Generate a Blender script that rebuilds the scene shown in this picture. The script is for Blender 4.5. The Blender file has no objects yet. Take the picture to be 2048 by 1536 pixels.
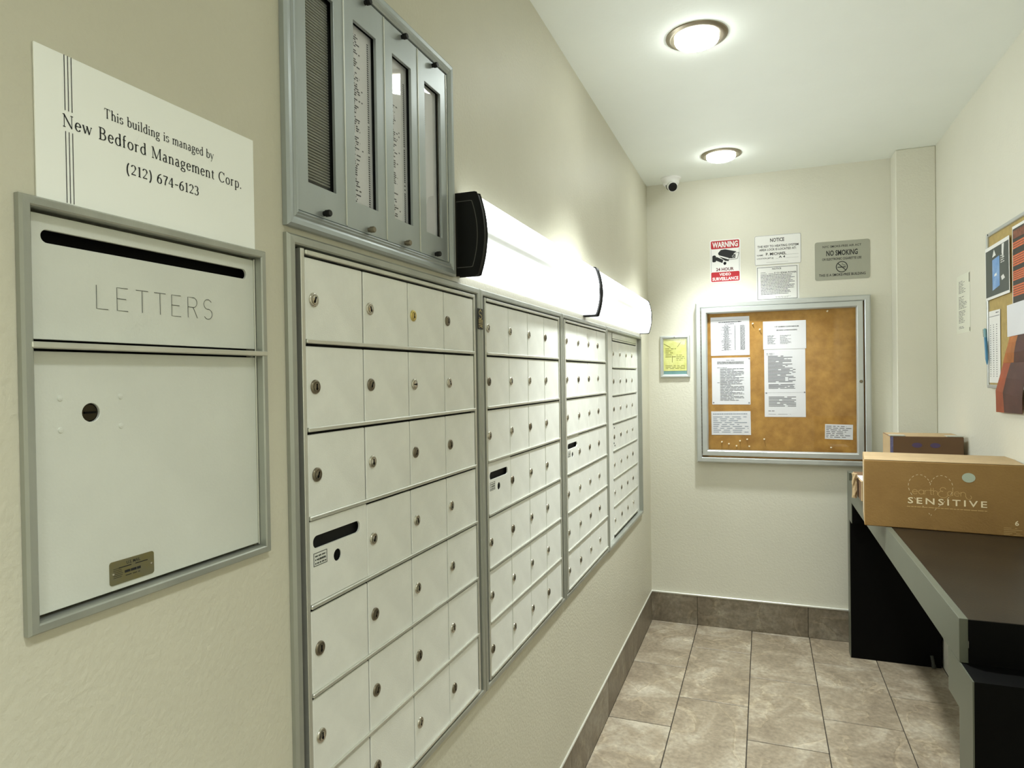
import bpy, bmesh, math, random
from mathutils import Vector, Matrix
rnd = random.Random(7)
S = bpy.context.scene
COL = S.collection

# ------------------------------------------------------------------ camera, world, exposure
cam = bpy.data.cameras.new('camera')
cam.sensor_width = 36.0
cam.lens = 1323.066 / 2048 * 36
cam.clip_start = 0.02
co = bpy.data.objects.new('camera', cam)
COL.objects.link(co)
yaw, pitch, roll = 0.36352193, -0.01053778, -0.01511138
fwd = Vector((-math.sin(yaw) * math.cos(pitch), math.cos(yaw) * math.cos(pitch), math.sin(pitch)))
r0 = Vector((math.cos(yaw), math.sin(yaw), 0))
u0 = r0.cross(fwd)
rt = math.cos(roll) * r0 + math.sin(roll) * u0
up = -math.sin(roll) * r0 + math.cos(roll) * u0
co.matrix_world = Matrix(((rt.x, up.x, -fwd.x, 0.64846), (rt.y, up.y, -fwd.y, 0.0), (rt.z, up.z, -fwd.z, 1.49673), (0, 0, 0, 1)))
S.camera = co
w = bpy.data.worlds.new('world')
S.world = w
w.use_nodes = True
w.node_tree.nodes['Background'].inputs[0].default_value = (0.9, 0.95, 1.0, 1)
w.node_tree.nodes['Background'].inputs[1].default_value = 0.3
S.view_settings.view_transform = 'Standard'
S.view_settings.look = 'None'
S.view_settings.gamma = 1
S.view_settings.use_curve_mapping = False
S.view_settings.exposure = 1.28
DOWNLIGHT = 14.0        # radiance of the bulbs' faces
BEAM = (80.0, 52.0, 22.0, 54.0)   # watts thrown down by each reflector bulb; last two are added fills
TUBELIGHT = 4.2         # radiance of the wall lamp diffusers
S.cycles.diffuse_bounces = 8

# ------------------------------------------------------------------ room numbers (metres)
XL, XR, YB, YF, ZC = -0.006, 1.48, 4.0739, -1.3, 2.6449
PX, PY = 1.299, 3.935            # pillar in the far right corner
SK = 0.172                       # skirting height

# ------------------------------------------------------------------ helpers
def lin(h):
    out = []
    for i in (0, 2, 4):
        c = int(h[i:i + 2], 16) / 255
        out.append(c / 12.92 if c <= 0.04045 else ((c + 0.055) / 1.055) ** 2.4)
    return (*out, 1)

def mat(name, col, rough=0.6, metal=0.0, var=0.0, vscale=8.0, bump=0.0, bscale=200.0, spec=0.5, stretch=None, col2=None, emit=None, coat=0.0):
    m = bpy.data.materials.new(name)
    m.use_nodes = True
    nt = m.node_tree
    b = nt.nodes['Principled BSDF']
    c = lin(col)
    b.inputs['Base Color'].default_value = c
    b.inputs['Roughness'].default_value = rough
    b.inputs['Metallic'].default_value = metal
    b.inputs['Specular IOR Level'].default_value = spec
    b.inputs['Coat Weight'].default_value = coat
    tc = nt.nodes.new('ShaderNodeTexCoord')
    mp = nt.nodes.new('ShaderNodeMapping')
    nt.links.new(tc.outputs['Object'], mp.inputs[0])
    if stretch:
        mp.inputs['Scale'].default_value = stretch
    if var > 0:
        n = nt.nodes.new('ShaderNodeTexNoise')
        n.inputs['Scale'].default_value = vscale
        n.inputs['Detail'].default_value = 6
        n.inputs['Roughness'].default_value = 0.6
        nt.links.new(mp.outputs[0], n.inputs[0])
        r = nt.nodes.new('ShaderNodeValToRGB')
        r.color_ramp.elements[0].position = 0.3
        r.color_ramp.elements[1].position = 0.7
        c2 = lin(col2) if col2 else tuple(min(1, k * (1 + var)) for k in c[:3]) + (1,)
        r.color_ramp.elements[0].color = tuple(k * (1 - var) for k in c[:3]) + (1,) if not col2 else c
        r.color_ramp.elements[1].color = c2
        nt.links.new(n.outputs['Fac'], r.inputs[0])
        nt.links.new(r.outputs[0], b.inputs['Base Color'])
    if bump > 0:
        n2 = nt.nodes.new('ShaderNodeTexNoise')
        n2.inputs['Scale'].default_value = bscale
        n2.inputs['Detail'].default_value = 3
        nt.links.new(mp.outputs[0], n2.inputs[0])
        bp = nt.nodes.new('ShaderNodeBump')
        bp.inputs['Strength'].default_value = bump
        bp.inputs['Distance'].default_value = 0.004
        nt.links.new(n2.outputs['Fac'], bp.inputs['Height'])
        nt.links.new(bp.outputs[0], b.inputs['Normal'])
    if emit is not None:
        b.inputs['Emission Color'].default_value = (*emit[0], 1)
        b.inputs['Emission Strength'].default_value = emit[1]
    return m

WALLM = mat('wall_paint', 'd8d6c8', 0.5, var=0.02, vscale=3, bump=0.22, bscale=110, spec=0.4)
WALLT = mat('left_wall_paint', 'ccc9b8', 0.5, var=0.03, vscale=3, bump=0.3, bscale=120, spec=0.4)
CEILM = mat('ceiling_paint', 'e8ece6', 0.8, var=0.015, vscale=3, bump=0.1, bscale=90)
FRM = mat('satin_aluminium_frame', 'a9aca4', 0.38, metal=0.6, var=0.14, vscale=10, bump=0.05, bscale=300, stretch=(1, 1, 0.25))
DOORM = mat('grey_aluminium_door', 'e9ebe6', 0.46, metal=0.15, var=0.05, vscale=14, bump=0.12, bscale=420)
DOORM2 = mat('grey_letter_drop_panel', 'd9dcd5', 0.5, metal=0.2, var=0.035, vscale=9, bump=0.1, bscale=380)
RAILM = mat('bright_aluminium_rail', 'd0d1c8', 0.34, metal=0.7, var=0.06, vscale=12)
BLUEM = mat('anodised_aluminium', 'a9b0b1', 0.36, metal=0.55, var=0.06, vscale=9, stretch=(1, 1, 0.2))
CASEM = mat('case_aluminium', 'c3c7c6', 0.36, metal=0.55, var=0.04, vscale=9)
DARK = mat('dark_gap', '0b0b0a', 0.8)
BLACK = mat('black_laminate', '060606', 0.6, spec=0.1)
BLK = mat('black_plastic', '0a0a0a', 0.45, spec=0.3)
CHROME = mat('worn_nickel', 'c4c0b4', 0.22, metal=1.0, var=0.08, vscale=60)
BRASS = mat('brass', 'd2bf78', 0.3, metal=0.9)
DULLN = mat('dull_nickel', '857d6d', 0.32, metal=0.9)
KEYB = mat('keyhole_black', '050505', 0.6, spec=0.1)
INK = mat('black_ink', '15171a', 0.6)
GREYINK = mat('grey_ink', '74757c', 0.7)
MIDINK = mat('soft_black_ink', '3f4148', 0.7)
PAPER = mat('white_paper', 'dcdde2', 0.6, var=0.02, vscale=5)
SIGNP = mat('pearl_white_plastic', 'fafdfa', 0.35, var=0.012, vscale=5)
WHITE = mat('white_plastic', 'e8e8e6', 0.4)
CORK = mat('cork', '94692a', 0.85, var=0.2, vscale=14, bump=0.3, bscale=300, col2='b88c42')
CORK2 = mat('cork_pale', 'b09a62', 0.85, var=0.1, vscale=40, bump=0.2, bscale=300)
GOLD = mat('gold_print', 'b3a468', 0.35, metal=0.6)
KRAFT = mat('kraft_cardboard', '806030', 0.75, var=0.08, vscale=6, bump=0.15, bscale=150, col2='8c6c3a')
KRAFTD = mat('kraft_cardboard_dark', '6e5238', 0.75, var=0.06, vscale=8)
KRAFTL = mat('kraft_cardboard_edge', 'b09873', 0.7, var=0.08, vscale=18)
PALEINK = mat('pale_print', 'dfceaa', 0.6)
COUNTER = mat('dark_brown_countertop', '1d1710', 0.36, var=0.22, vscale=3.5, bump=0.08, bscale=300, spec=0.2, col2='2c2419')
FASCIA = mat('grey_laminate_edge', '595c50', 0.38, var=0.05, vscale=6)
TRIMW = mat('white_metal_trim', 'dcdcd4', 0.3, metal=0.4)
BRONZE = mat('brushed_nickel_trim', '9a917e', 0.28, metal=0.9)
RED = mat('red_print', 'b3202c', 0.45)
YELLOW = mat('yellow_green_sheet', 'cfd071', 0.55, var=0.1, vscale=20, col2='e4e6a0')
TEAL = mat('teal_backing', '6f9a9a', 0.6)
GREYS = mat('grey_sign', 'a4a597', 0.4, metal=0.2, var=0.04, vscale=8)
RULE = mat('rule_line', '4a4f4a', 0.6)
GROUT = mat('grout', '2f2b24', 0.9)
FELT = mat('felt_board', '8a8c80', 0.9)
FELTD = mat('felt_board_groove', '23241f', 0.95)
BULB = mat('bulb', 'ffffff', 0.3, emit=((0.95, 1.0, 0.97), DOWNLIGHT))

def glass_mat(name, rough=0.02, tint='ffffff', refl=1.0):
    m = bpy.data.materials.new(name)
    m.use_nodes = True
    nt = m.node_tree
    nt.nodes.clear()
    o = nt.nodes.new('ShaderNodeOutputMaterial')
    mix = nt.nodes.new('ShaderNodeMixShader')
    t = nt.nodes.new('ShaderNodeBsdfTransparent')
    g = nt.nodes.new('ShaderNodeBsdfGlossy')
    f = nt.nodes.new('ShaderNodeFresnel')
    f.inputs[0].default_value = 1.5
    t.inputs[0].default_value = lin(tint)
    g.inputs['Roughness'].default_value = rough
    ge = nt.nodes.new('ShaderNodeNewGeometry')
    inv = nt.nodes.new('ShaderNodeMath'); inv.operation = 'SUBTRACT'; inv.inputs[0].default_value = 1.0
    nt.links.new(ge.outputs['Backfacing'], inv.inputs[1])
    ml = nt.nodes.new('ShaderNodeMath'); ml.operation = 'MULTIPLY'
    nt.links.new(f.outputs[0], ml.inputs[0]); nt.links.new(inv.outputs[0], ml.inputs[1])
    nt.links.new(ml.outputs[0], mix.inputs[0])
    nt.links.new(t.outputs[0], mix.inputs[1])
    nt.links.new(g.outputs[0], mix.inputs[2])
    nt.links.new(mix.outputs[0], o.inputs[0])
    return m
GLASS = glass_mat('clear_glass')

def diffuser_mat():
    # two fluorescent tubes glow through a white acrylic cover: brighter in front of each tube
    m = bpy.data.materials.new('glowing_acrylic')
    m.use_nodes = True
    nt = m.node_tree
    b = nt.nodes['Principled BSDF']
    b.inputs['Base Color'].default_value = (0.85, 0.88, 0.9, 1)
    b.inputs['Roughness'].default_value = 0.25
    tc = nt.nodes.new('ShaderNodeTexCoord')
    sp = nt.nodes.new('ShaderNodeSeparateXYZ')
    nt.links.new(tc.outputs['Object'], sp.inputs[0])
    mu = nt.nodes.new('ShaderNodeMath'); mu.operation = 'MULTIPLY'; mu.inputs[1].default_value = 2 * math.pi / 0.10
    nt.links.new(sp.outputs['Z'], mu.inputs[0])
    cs = nt.nodes.new('ShaderNodeMath'); cs.operation = 'COSINE'
    nt.links.new(mu.outputs[0], cs.inputs[0])
    mr = nt.nodes.new('ShaderNodeMapRange')
    mr.interpolation_type = 'SMOOTHSTEP'
    mr.inputs[1].default_value = 1.0; mr.inputs[2].default_value = 0.2
    mr.inputs[3].default_value = 0.03; mr.inputs[4].default_value = 1.0
    nt.links.new(cs.outputs[0], mr.inputs[0])
    m2 = nt.nodes.new('ShaderNodeMath'); m2.operation = 'MULTIPLY'; m2.inputs[1].default_value = TUBELIGHT
    nt.links.new(mr.outputs[0], m2.inputs[0])
    b.inputs['Emission Color'].default_value = (0.92, 0.98, 1.0, 1)
    nt.links.new(m2.outputs[0], b.inputs['Emission Strength'])
    return m
DIFF = diffuser_mat()

def tile_mat(name, dark=1.0):
    m = bpy.data.materials.new(name)
    m.use_nodes = True
    nt = m.node_tree
    b = nt.nodes['Principled BSDF']
    tc = nt.nodes.new('ShaderNodeTexCoord')
    oi = nt.nodes.new('ShaderNodeObjectInfo')
    ml = nt.nodes.new('ShaderNodeVectorMath'); ml.operation = 'SCALE'
    ml.inputs['Scale'].default_value = 37.0
    cx = nt.nodes.new('ShaderNodeCombineXYZ')
    for i in range(3): nt.links.new(oi.outputs['Random'], cx.inputs[i])
    nt.links.new(cx.outputs[0], ml.inputs[0])
    ad = nt.nodes.new('ShaderNodeVectorMath'); ad.operation = 'ADD'
    nt.links.new(tc.outputs['Object'], ad.inputs[0]); nt.links.new(ml.outputs[0], ad.inputs[1])
    n1 = nt.nodes.new('ShaderNodeTexNoise'); n1.inputs['Scale'].default_value = 4.2; n1.inputs['Detail'].default_value = 12; n1.inputs['Roughness'].default_value = 0.72; n1.inputs['Distortion'].default_value = 0.6
    n2 = nt.nodes.new('ShaderNodeTexNoise'); n2.inputs['Scale'].default_value = 2.1; n2.inputs['Detail'].default_value = 6; n2.inputs['Distortion'].default_value = 1.2
    n3 = nt.nodes.new('ShaderNodeTexNoise'); n3.inputs['Scale'].default_value = 60; n3.inputs['Detail'].default_value = 5
    for n in (n1, n2, n3): nt.links.new(ad.outputs[0], n.inputs[0])
    r1 = nt.nodes.new('ShaderNodeValToRGB')
    e = r1.color_ramp.elements
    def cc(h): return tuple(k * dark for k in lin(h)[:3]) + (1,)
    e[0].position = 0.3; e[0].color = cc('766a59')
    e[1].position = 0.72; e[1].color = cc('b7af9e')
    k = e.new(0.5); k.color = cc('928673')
    nt.links.new(n1.outputs['Fac'], r1.inputs[0])
    r2 = nt.nodes.new('ShaderNodeValToRGB')      # thin pale and dark veins
    e = r2.color_ramp.elements
    e[0].position = 0.485; e[0].color = (0.5, 0.5, 0.5, 1)
    e[1].position = 0.53; e[1].color = (0.5, 0.5, 0.5, 1)
    k = e.new(0.505); k.color = (0.72, 0.72, 0.70, 1)
    k = e.new(0.495); k.color = (0.36, 0.34, 0.3, 1)
    nt.links.new(n2.outputs['Fac'], r2.inputs[0])
    mx = nt.nodes.new('ShaderNodeMix'); mx.data_type = 'RGBA'; mx.blend_type = 'OVERLAY'; mx.inputs[0].default_value = 0.55
    nt.links.new(r1.outputs[0], mx.inputs[6]); nt.links.new(r2.outputs[0], mx.inputs[7])
    mx2 = nt.nodes.new('ShaderNodeMix'); mx2.data_type = 'RGBA'; mx2.blend_type = 'OVERLAY'; mx2.inputs[0].default_value = 0.45
    nt.links.new(mx.outputs[2], mx2.inputs[6]); nt.links.new(n3.outputs['Fac'], mx2.inputs[7])
    nt.links.new(mx2.outputs[2], b.inputs['Base Color'])
    b.inputs['Roughness'].default_value = 0.42
    bp = nt.nodes.new('ShaderNodeBump'); bp.inputs['Strength'].default_value = 0.25; bp.inputs['Distance'].default_value = 0.003
    nt.links.new(n3.outputs['Fac'], bp.inputs['Height']); nt.links.new(bp.outputs[0], b.inputs['Normal'])
    return m
TILE = tile_mat('stone_tile')
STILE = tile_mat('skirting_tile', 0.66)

WO = {}          # world origin of every object made here
class MB:
    def __init__(s): s.v = []; s.f = []; s.mi = []
    def add(s, vs, fs, mi=0):
        n = len(s.v)
        s.v += [Vector(v) for v in vs]
        s.f += [tuple(i + n for i in f) for f in fs]
        s.mi += [mi] * len(fs)
        return s
    def box(s, a, b, mi=0):
        x0, x1 = sorted((a[0], b[0])); y0, y1 = sorted((a[1], b[1])); z0, z1 = sorted((a[2], b[2]))
        return s.add([(x0, y0, z0), (x1, y0, z0), (x1, y1, z0), (x0, y1, z0), (x0, y0, z1), (x1, y0, z1), (x1, y1, z1), (x0, y1, z1)],
                     [(0, 3, 2, 1), (4, 5, 6, 7), (0, 1, 5, 4), (1, 2, 6, 5), (2, 3, 7, 6), (3, 0, 4, 7)], mi)
    def quad(s, p, mi=0): return s.add(p, [tuple(range(len(p)))], mi)
    def lathe(s, c, ax, prof, n=24, mi=0):
        ax = Vector(ax).normalized()
        a = ax.orthogonal().normalized(); b = ax.cross(a); c = Vector(c)
        vs = []; fs = []
        for r, h in prof:
            for i in range(n):
                t = 2 * math.pi * i / n
                vs.append(c + ax * h + (a * math.cos(t) + b * math.sin(t)) * r)
        for j in range(len(prof) - 1):
            for i in range(n):
                k = (i + 1) % n
                fs.append((j * n + i, j * n + k, (j + 1) * n + k, (j + 1) * n + i))
        s.add(vs, fs, mi)
        if prof[0][0] > 1e-6: s.add([vs[i] for i in range(n)], [tuple(range(n))[::-1]], mi)
        if prof[-1][0] > 1e-6: s.add([vs[(len(prof) - 1) * n + i] for i in range(n)], [tuple(range(n))], mi)
        return s
    def tube(s, pts, r, n=8, mi=0):
        pts = [Vector(p) for p in pts]
        for a, b in zip(pts[:-1], pts[1:]):
            s.lathe(a, b - a, [(r, 0), (r, (b - a).length)], n, mi)
        return s

def mesh_from(name, mb, mats, org, bevel=0, smooth=False):
    me = bpy.data.meshes.new(name)
    me.from_pydata([v - org for v in mb.v], [], mb.f)
    for m in (mats if isinstance(mats, (list, tuple)) else [mats]): me.materials.append(m)
    for p, i in zip(me.polygons, mb.mi): p.material_index = i
    bm = bmesh.new(); bm.from_mesh(me)
    if bevel > 0:
        bmesh.ops.remove_doubles(bm, verts=bm.verts, dist=1e-6)
        ed = [e for e in bm.edges if len(e.link_faces) == 2 and e.calc_face_angle(0) > 0.5]
        bmesh.ops.bevel(bm, geom=ed, offset=bevel, segments=1, affect='EDGES', profile=0.5, clamp_overlap=True)
    bmesh.ops.recalc_face_normals(bm, faces=bm.faces)
    bm.to_mesh(me); bm.free()
    if smooth:
        me.shade_smooth()
        me.set_sharp_from_angle(angle=math.radians(40))
    me.update()
    return me

def link(name, data, org, parent=None, rot=0):
    o = bpy.data.objects.new(name, data)
    COL.objects.link(o)
    org = Vector(org)
    if parent is not None:
        o.parent = parent
        o.location = org - WO[parent.name]
    else:
        o.location = org
    WO[o.name] = org
    return o

def obj(name, mb, mats, parent=None, bevel=0, smooth=False, label=None, org=None):
    if org is None:
        lo = Vector([min(v[i] for v in mb.v) for i in range(3)]); hi = Vector([max(v[i] for v in mb.v) for i in range(3)])
        org = (lo + hi) / 2
    org = Vector(org)
    o = link(name, mesh_from(name, mb, mats, org, bevel, smooth), org, parent)
    if label: o['label'] = label
    return o

def box(name, a, b, m, parent=None, bevel=0, **k):
    return obj(name, MB().box(a, b), m, parent, bevel, **k)

def tag(o, label, cat, group=None):
    o['label'] = label; o['category'] = cat
    if group: o['group'] = group
    return o

def thing(name, loc, label, cat, group=None):
    return tag(link(name, None, loc), label, cat, group)

def struct(o):
    o['kind'] = 'structure'; return o

# planar frames: u to the reader's right, v up, n towards the reader
class Fr:
    def __init__(s, O, U, V, N): s.O = Vector(O); s.U = Vector(U).normalized(); s.V = Vector(V).normalized(); s.N = Vector(N).normalized()
    def p(s, u, v, n=0.0): return s.O + s.U * u + s.V * v + s.N * n
    def off(s, n): return Fr(s.O + s.N * n, s.U, s.V, s.N)
    def rot(s, u, v, a):
        c, d = math.cos(a), math.sin(a)
        return Fr(s.p(u, v), s.U * c + s.V * d, s.V * c - s.U * d, s.N)
def LW(x): return Fr((x, 0, 0), (0, 1, 0), (0, 0, 1), (1, 0, 0))      # left wall: u = y
def BW(y): return Fr((0, y, 0), (1, 0, 0), (0, 0, 1), (0, -1, 0))     # back wall: u = x
def RW(x): return Fr((x, 0, 0), (0, -1, 0), (0, 0, 1), (-1, 0, 0))    # right wall: u = -y

def poly(mb, fr, pts, h0, h1, mi=0):
    n = len(pts)
    mb.add([fr.p(u, v, h0) for u, v in pts] + [fr.p(u, v, h1) for u, v in pts],
           [tuple(range(n, 2 * n)), tuple(range(n))[::-1]] + [(i, (i + 1) % n, n + (i + 1) % n, n + i) for i in range(n)], mi)
    return mb

def rrect(u0, v0, u1, v1, r, n=5):
    pts = []
    for cx, cy, a0 in ((u1 - r, v0 + r, -90), (u1 - r, v1 - r, 0), (u0 + r, v1 - r, 90), (u0 + r, v0 + r, 180)):
        for i in range(n + 1):
            a = math.radians(a0 + 90 * i / n)
            pts.append((cx + r * math.cos(a), cy + r * math.sin(a)))
    return pts

def circ(cx, cy, r, n=24, rx=None):
    return [(cx + (rx or r) * math.cos(2 * math.pi * i / n), cy + r * math.sin(2 * math.pi * i / n)) for i in range(n)]

def curve_mb(cu, fr, u, v, sx=1, sy=1, h0=0.0):
    ob = bpy.data.objects.new('tmp', cu); COL.objects.link(ob)
    dg = bpy.context.evaluated_depsgraph_get()
    me = bpy.data.meshes.new_from_object(ob.evaluated_get(dg))
    mb = MB()
    mb.add([fr.p(u + q.co.x * sx, v + q.co.y * sy, h0 + q.co.z) for q in me.vertices], [tuple(p.vertices) for p in me.polygons])
    bpy.data.objects.remove(ob); bpy.data.curves.remove(cu); bpy.data.meshes.remove(me)
    return mb

def plate(fr, outlines, t, h0=0.0, bev=0.0):
    """a flat plate with holes, its back at height h0 and thickness t"""
    cu = bpy.data.curves.new('tmp', 'CURVE'); cu.dimensions = '2D'; cu.fill_mode = 'BOTH'
    cu.extrude = t / 2 - bev; cu.bevel_depth = bev; cu.bevel_resolution = 0; cu.offset = -bev
    for pts in outlines:
        s = cu.splines.new('POLY'); s.points.add(len(pts) - 1)
        for i, (a, b) in enumerate(pts): s.points[i].co = (a, b, 0, 1)
        s.use_cyclic_u = True
    return curve_mb(cu, fr, 0, 0, h0=h0 + t / 2)

def text(s, fr, u0, u1, v, cap, bold=0.0, h=0.0004, align=None, spacing=1.0):
    """lettering fitted between u0 and u1, baseline v, capital height cap"""
    cu = bpy.data.curves.new('tmp', 'FONT'); cu.body = s; cu.size = 1; cu.resolution_u = 2; cu.offset = bold; cu.space_character = spacing
    mb = curve_mb(cu, Fr((0, 0, 0), (1, 0, 0), (0, 1, 0), (0, 0, 1)), 0, 0)
    if not mb.v: return mb
    x0 = min(q.x for q in mb.v); x1 = max(q.x for q in mb.v)
    sy = cap / 0.73
    sx = (u1 - u0) / (x1 - x0) if u1 is not None else sy
    return MB().add([fr.p(u0 + (q.x - x0) * sx, v + q.y * sy, h) for q in mb.v], mb.f)

def join(*mbs):
    o = MB()
    for k in mbs:
        if isinstance(k, tuple): o.add(k[0].v, k[0].f, k[1])
        else: o.add(k.v, k.f)
    return o

def ruled(fr, u0, u1, v0, v1, n, seed=1, fill=0.55, h=0.0004, rag=0.35, word=0.018, gap=0.25, cols=None):
    """rows of small word-like marks (print too small to read)"""
    r = random.Random(seed); mb = MB(); dv = (v1 - v0) / n
    for i in range(n):
        b = v1 - (i + 1) * dv + dv * 0.2; t = b + dv * fill
        spans = cols(r, i) if cols else [(u0, u1 - (u1 - u0) * (r.random() * rag if r.random() < 0.5 else 0))]
        for a, e in spans:
            x = a
            while x < e:
                wd = word * (0.4 + r.random()); xe = min(x + wd, e)
                mb.add([fr.p(x, b, h), fr.p(xe, b, h), fr.p(xe, t, h), fr.p(x, t, h)], [(0, 1, 2, 3)])
                x = xe + word * gap
    return mb

def mitred(name, fr, rect, prof, m, parent, label=None):
    """four mitred frame members round rect (u0,v0,u1,v1); prof = closed list of (distance outward, height)"""
    u0, v0, u1, v1 = rect
    def corner(su, sv): return [fr.p((u1 if su > 0 else u0) + su * d, (v1 if sv > 0 else v0) + sv * d, h) for d, h in prof]
    for a, b in (((-1, -1), (1, -1)), ((1, -1), (1, 1)), ((1, 1), (-1, 1)), ((-1, 1), (-1, -1))):
        A, B = corner(*a), corner(*b); n = len(prof)
        mb = MB().add(A + B, [(i, (i + 1) % n, n + (i + 1) % n, n + i) for i in range(n)] + [tuple(range(n))[::-1], tuple(range(n, 2 * n))])
        o = obj(name, mb, m, parent)
        if label: o['label'] = label

# ------------------------------------------------------------------ the room shell
Z0, ROWH, CW = 1.6879, 0.135, 0.1551
UY = [0.8247, 1.5227, 2.2318]                       # left edge of the first door column of banks 1-3
U4Y, U4Z, U4H = 3.075, 1.6626, 0.1313
holes = [(0.4245, 0.7330, 1.2675, 1.6675), (.8130, 1.3240, 1.7500, 2.1675)]
INS = [(.0205, .0215), (.0205, .0230), (.0285, .0080)]   # gap between the doors and the frame, left and right
for y, (il, ir) in zip(UY, INS): holes.append((y - il - .002, y + 4 * CW + ir + .002, Z0 - 7 * ROWH - 0.006, Z0 + 0.0115))
holes.append((2.8926, 3.747, 0.7285, 1.701))
ys = sorted({YF - .1, YB + .1} | {h[0] for h in holes} | {h[1] for h in holes})
zs = sorted({0.0, ZC} | {h[2] for h in holes} | {h[3] for h in holes})
mb = MB()
for a, b in zip(ys[:-1], ys[1:]):
    for c, d in zip(zs[:-1], zs[1:]):
        cy, cz = (a + b) / 2, (c + d) / 2
        if any(h[0] < cy < h[1] and h[2] < cz < h[3] for h in holes): continue
        mb.quad([(XL, a, c), (XL, b, c), (XL, b, d), (XL, a, d)])
for h in holes:                                      # the reveals of the openings
    x2 = XL - 0.12
    mb.quad([(XL, h[0], h[2]), (x2, h[0], h[2]), (x2, h[0], h[3]), (XL, h[0], h[3])])
    mb.quad([(XL, h[1], h[2]), (x2, h[1], h[2]), (x2, h[1], h[3]), (XL, h[1], h[3])])
    mb.quad([(XL, h[0], h[2]), (x2, h[0], h[2]), (x2, h[1], h[2]), (XL, h[1], h[2])])
    mb.quad([(XL, h[0], h[3]), (x2, h[0], h[3]), (x2, h[1], h[3]), (XL, h[1], h[3])])
mb.quad([(XL - .12, ys[0], 0), (XL - .12, ys[-1], 0), (XL - .12, ys[-1], ZC), (XL - .12, ys[0], ZC)])
struct(obj('wall_left', mb, WALLT))
struct(box('wall_back', (XL - .12, YB, 0), (XR + .12, YB + .1, ZC), WALLM))
struct(box('wall_right', (XR, YF - .1, 0), (XR + .12, YB + .1, ZC), WALLM))
struct(box('wall_front', (XL - .12, YF - .1, 0), (XR + .12, YF, ZC), WALLM))
struct(box('trim_1', (PX, PY, 0), (XR, YB, ZC), WALLM, bevel=0.004))['label'] = 'shallow plaster pier filling the far right corner'
struct(box('ceiling', (XL - .12, YF - .1, ZC), (XR + .12, YB + .1, ZC + .1), CEILM))
floor = struct(box('floor', (XL - .12, YF - .1, -0.08), (XR + .12, YB + .1, -0.004), GROUT))
GX = [-0.04, 0.265, 0.57, 0.875, 1.18, 1.485]
tiles = {}
for c in range(5):
    x0, x1 = max(GX[c], XL + .001), min(GX[c + 1], XR - .001)
    base = 3.446 if c % 2 == 0 else 3.727
    k = 2
    y = base + 1.196
    while y > YF:
        a, b = max(y - 0.598, YF + .002), min(y, YB - .002)
        if b - a > 0.01:
            key = (round(x1 - x0, 4), round(b - a, 4))
            ctr = Vector(((x0 + x1) / 2, (a + b) / 2, -0.003))
            if key not in tiles:
                hx, hy = key[0] / 2 - .0018, key[1] / 2 - .0028
                tiles[key] = mesh_from('tile', MB().box((-hx, -hy, -0.006), (hx, hy, 0.003)), TILE, Vector((0, 0, 0)), 0.0016)
            link('tile', tiles[key], ctr, floor)
        y -= 0.598

def skirting(name, fr, u0, u1, joints, pr=.0105):
    sk = struct(obj(name, poly(MB(), fr, [(u0, 0), (u1, 0), (u1, SK), (u0, SK)], 0, pr - .002), GROUT))
    e = [u0] + [j for j in sorted(joints) if u0 < j < u1] + [u1]
    for a, b in zip(e[:-1], e[1:]):
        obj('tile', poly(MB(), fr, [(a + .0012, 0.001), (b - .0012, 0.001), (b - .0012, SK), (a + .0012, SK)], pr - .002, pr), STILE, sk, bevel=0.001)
    obj('metal_strip', poly(MB(), fr, [(u0, SK), (u1, SK), (u1, SK + .010), (u0, SK + .010)], 0, pr + .0025), TRIMW, sk, bevel=0.002)
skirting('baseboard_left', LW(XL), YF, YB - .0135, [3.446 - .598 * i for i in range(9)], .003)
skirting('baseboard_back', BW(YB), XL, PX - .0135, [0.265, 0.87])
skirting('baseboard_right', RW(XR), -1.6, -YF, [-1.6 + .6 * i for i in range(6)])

# ------------------------------------------------------------------ the four mailbox banks
F0 = LW(0)
def rect_mb(fr, u0, v0, u1, v1, h0, h1): return poly(MB(), fr, [(u0, v0), (u1, v0), (u1, v1), (u0, v1)], h0, h1)

def lock_mesh(kind):
    mb = MB(); m0 = {'n': CHROME, 'd': DULLN, 'b': BRASS}[kind[0]]
    mb.lathe((0, 0, 0), (1, 0, 0), [(0.0112, 0), (0.0112, .0010), (0.0106, .0022), (0.0088, .0030), (0.0077, .0030), (0.0076, .0022), (0.0071, .0019), (0.0069, .0032), (0.004, .0037), (0.0001, .0038)], 20, 0)
    a = math.radians({'v': 90, 't': 65, 's': 110, 'h': 180}[kind[1]])
    fr = Fr((0.0033, 0, 0), (0, math.cos(a), math.sin(a)), (0, -math.sin(a), math.cos(a)), (1, 0, 0))
    poly(mb, fr, [(-.0052, -.0011), (.0052, -.0011), (.0052, .0011), (-.0052, .0011)], 0, .0009, 1)
    poly(mb, fr, circ(-.0025, 0, .0020, 10), 0, .0010, 1)
    return mesh_from('lock', mb, [m0, KEYB], Vector((0, 0, 0)), 0, True)
LOCKS = {k: lock_mesh(k) for k in ('nv', 'nt', 'ns', 'dv', 'dt', 'bv', 'nh')}
MLOCK = mesh_from('lock', MB().lathe((0, 0, 0), (1, 0, 0), [(.0105, 0), (.0105, .0006), (.0092, .0007), (.0088, -.003), (.0001, -.003)], 20, 1)
                  .lathe((0, 0, 0), (1, 0, 0), [(.0072, -.003), (.0070, -.0005), (.0001, -.0003)], 16, 0)
                  .box((-.001, -.0050, -.001), (.0006, .0050, .001), 1), [DULLN, KEYB], Vector((0, 0, 0)), 0, True)

def door_mesh(wd, ht):
    mb = MB().box((-.004, -wd / 2, -ht / 2), (0, wd / 2, ht / 2))
    return mesh_from('door', mb, DOORM, Vector((0, 0, 0)), 0.0012)

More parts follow.
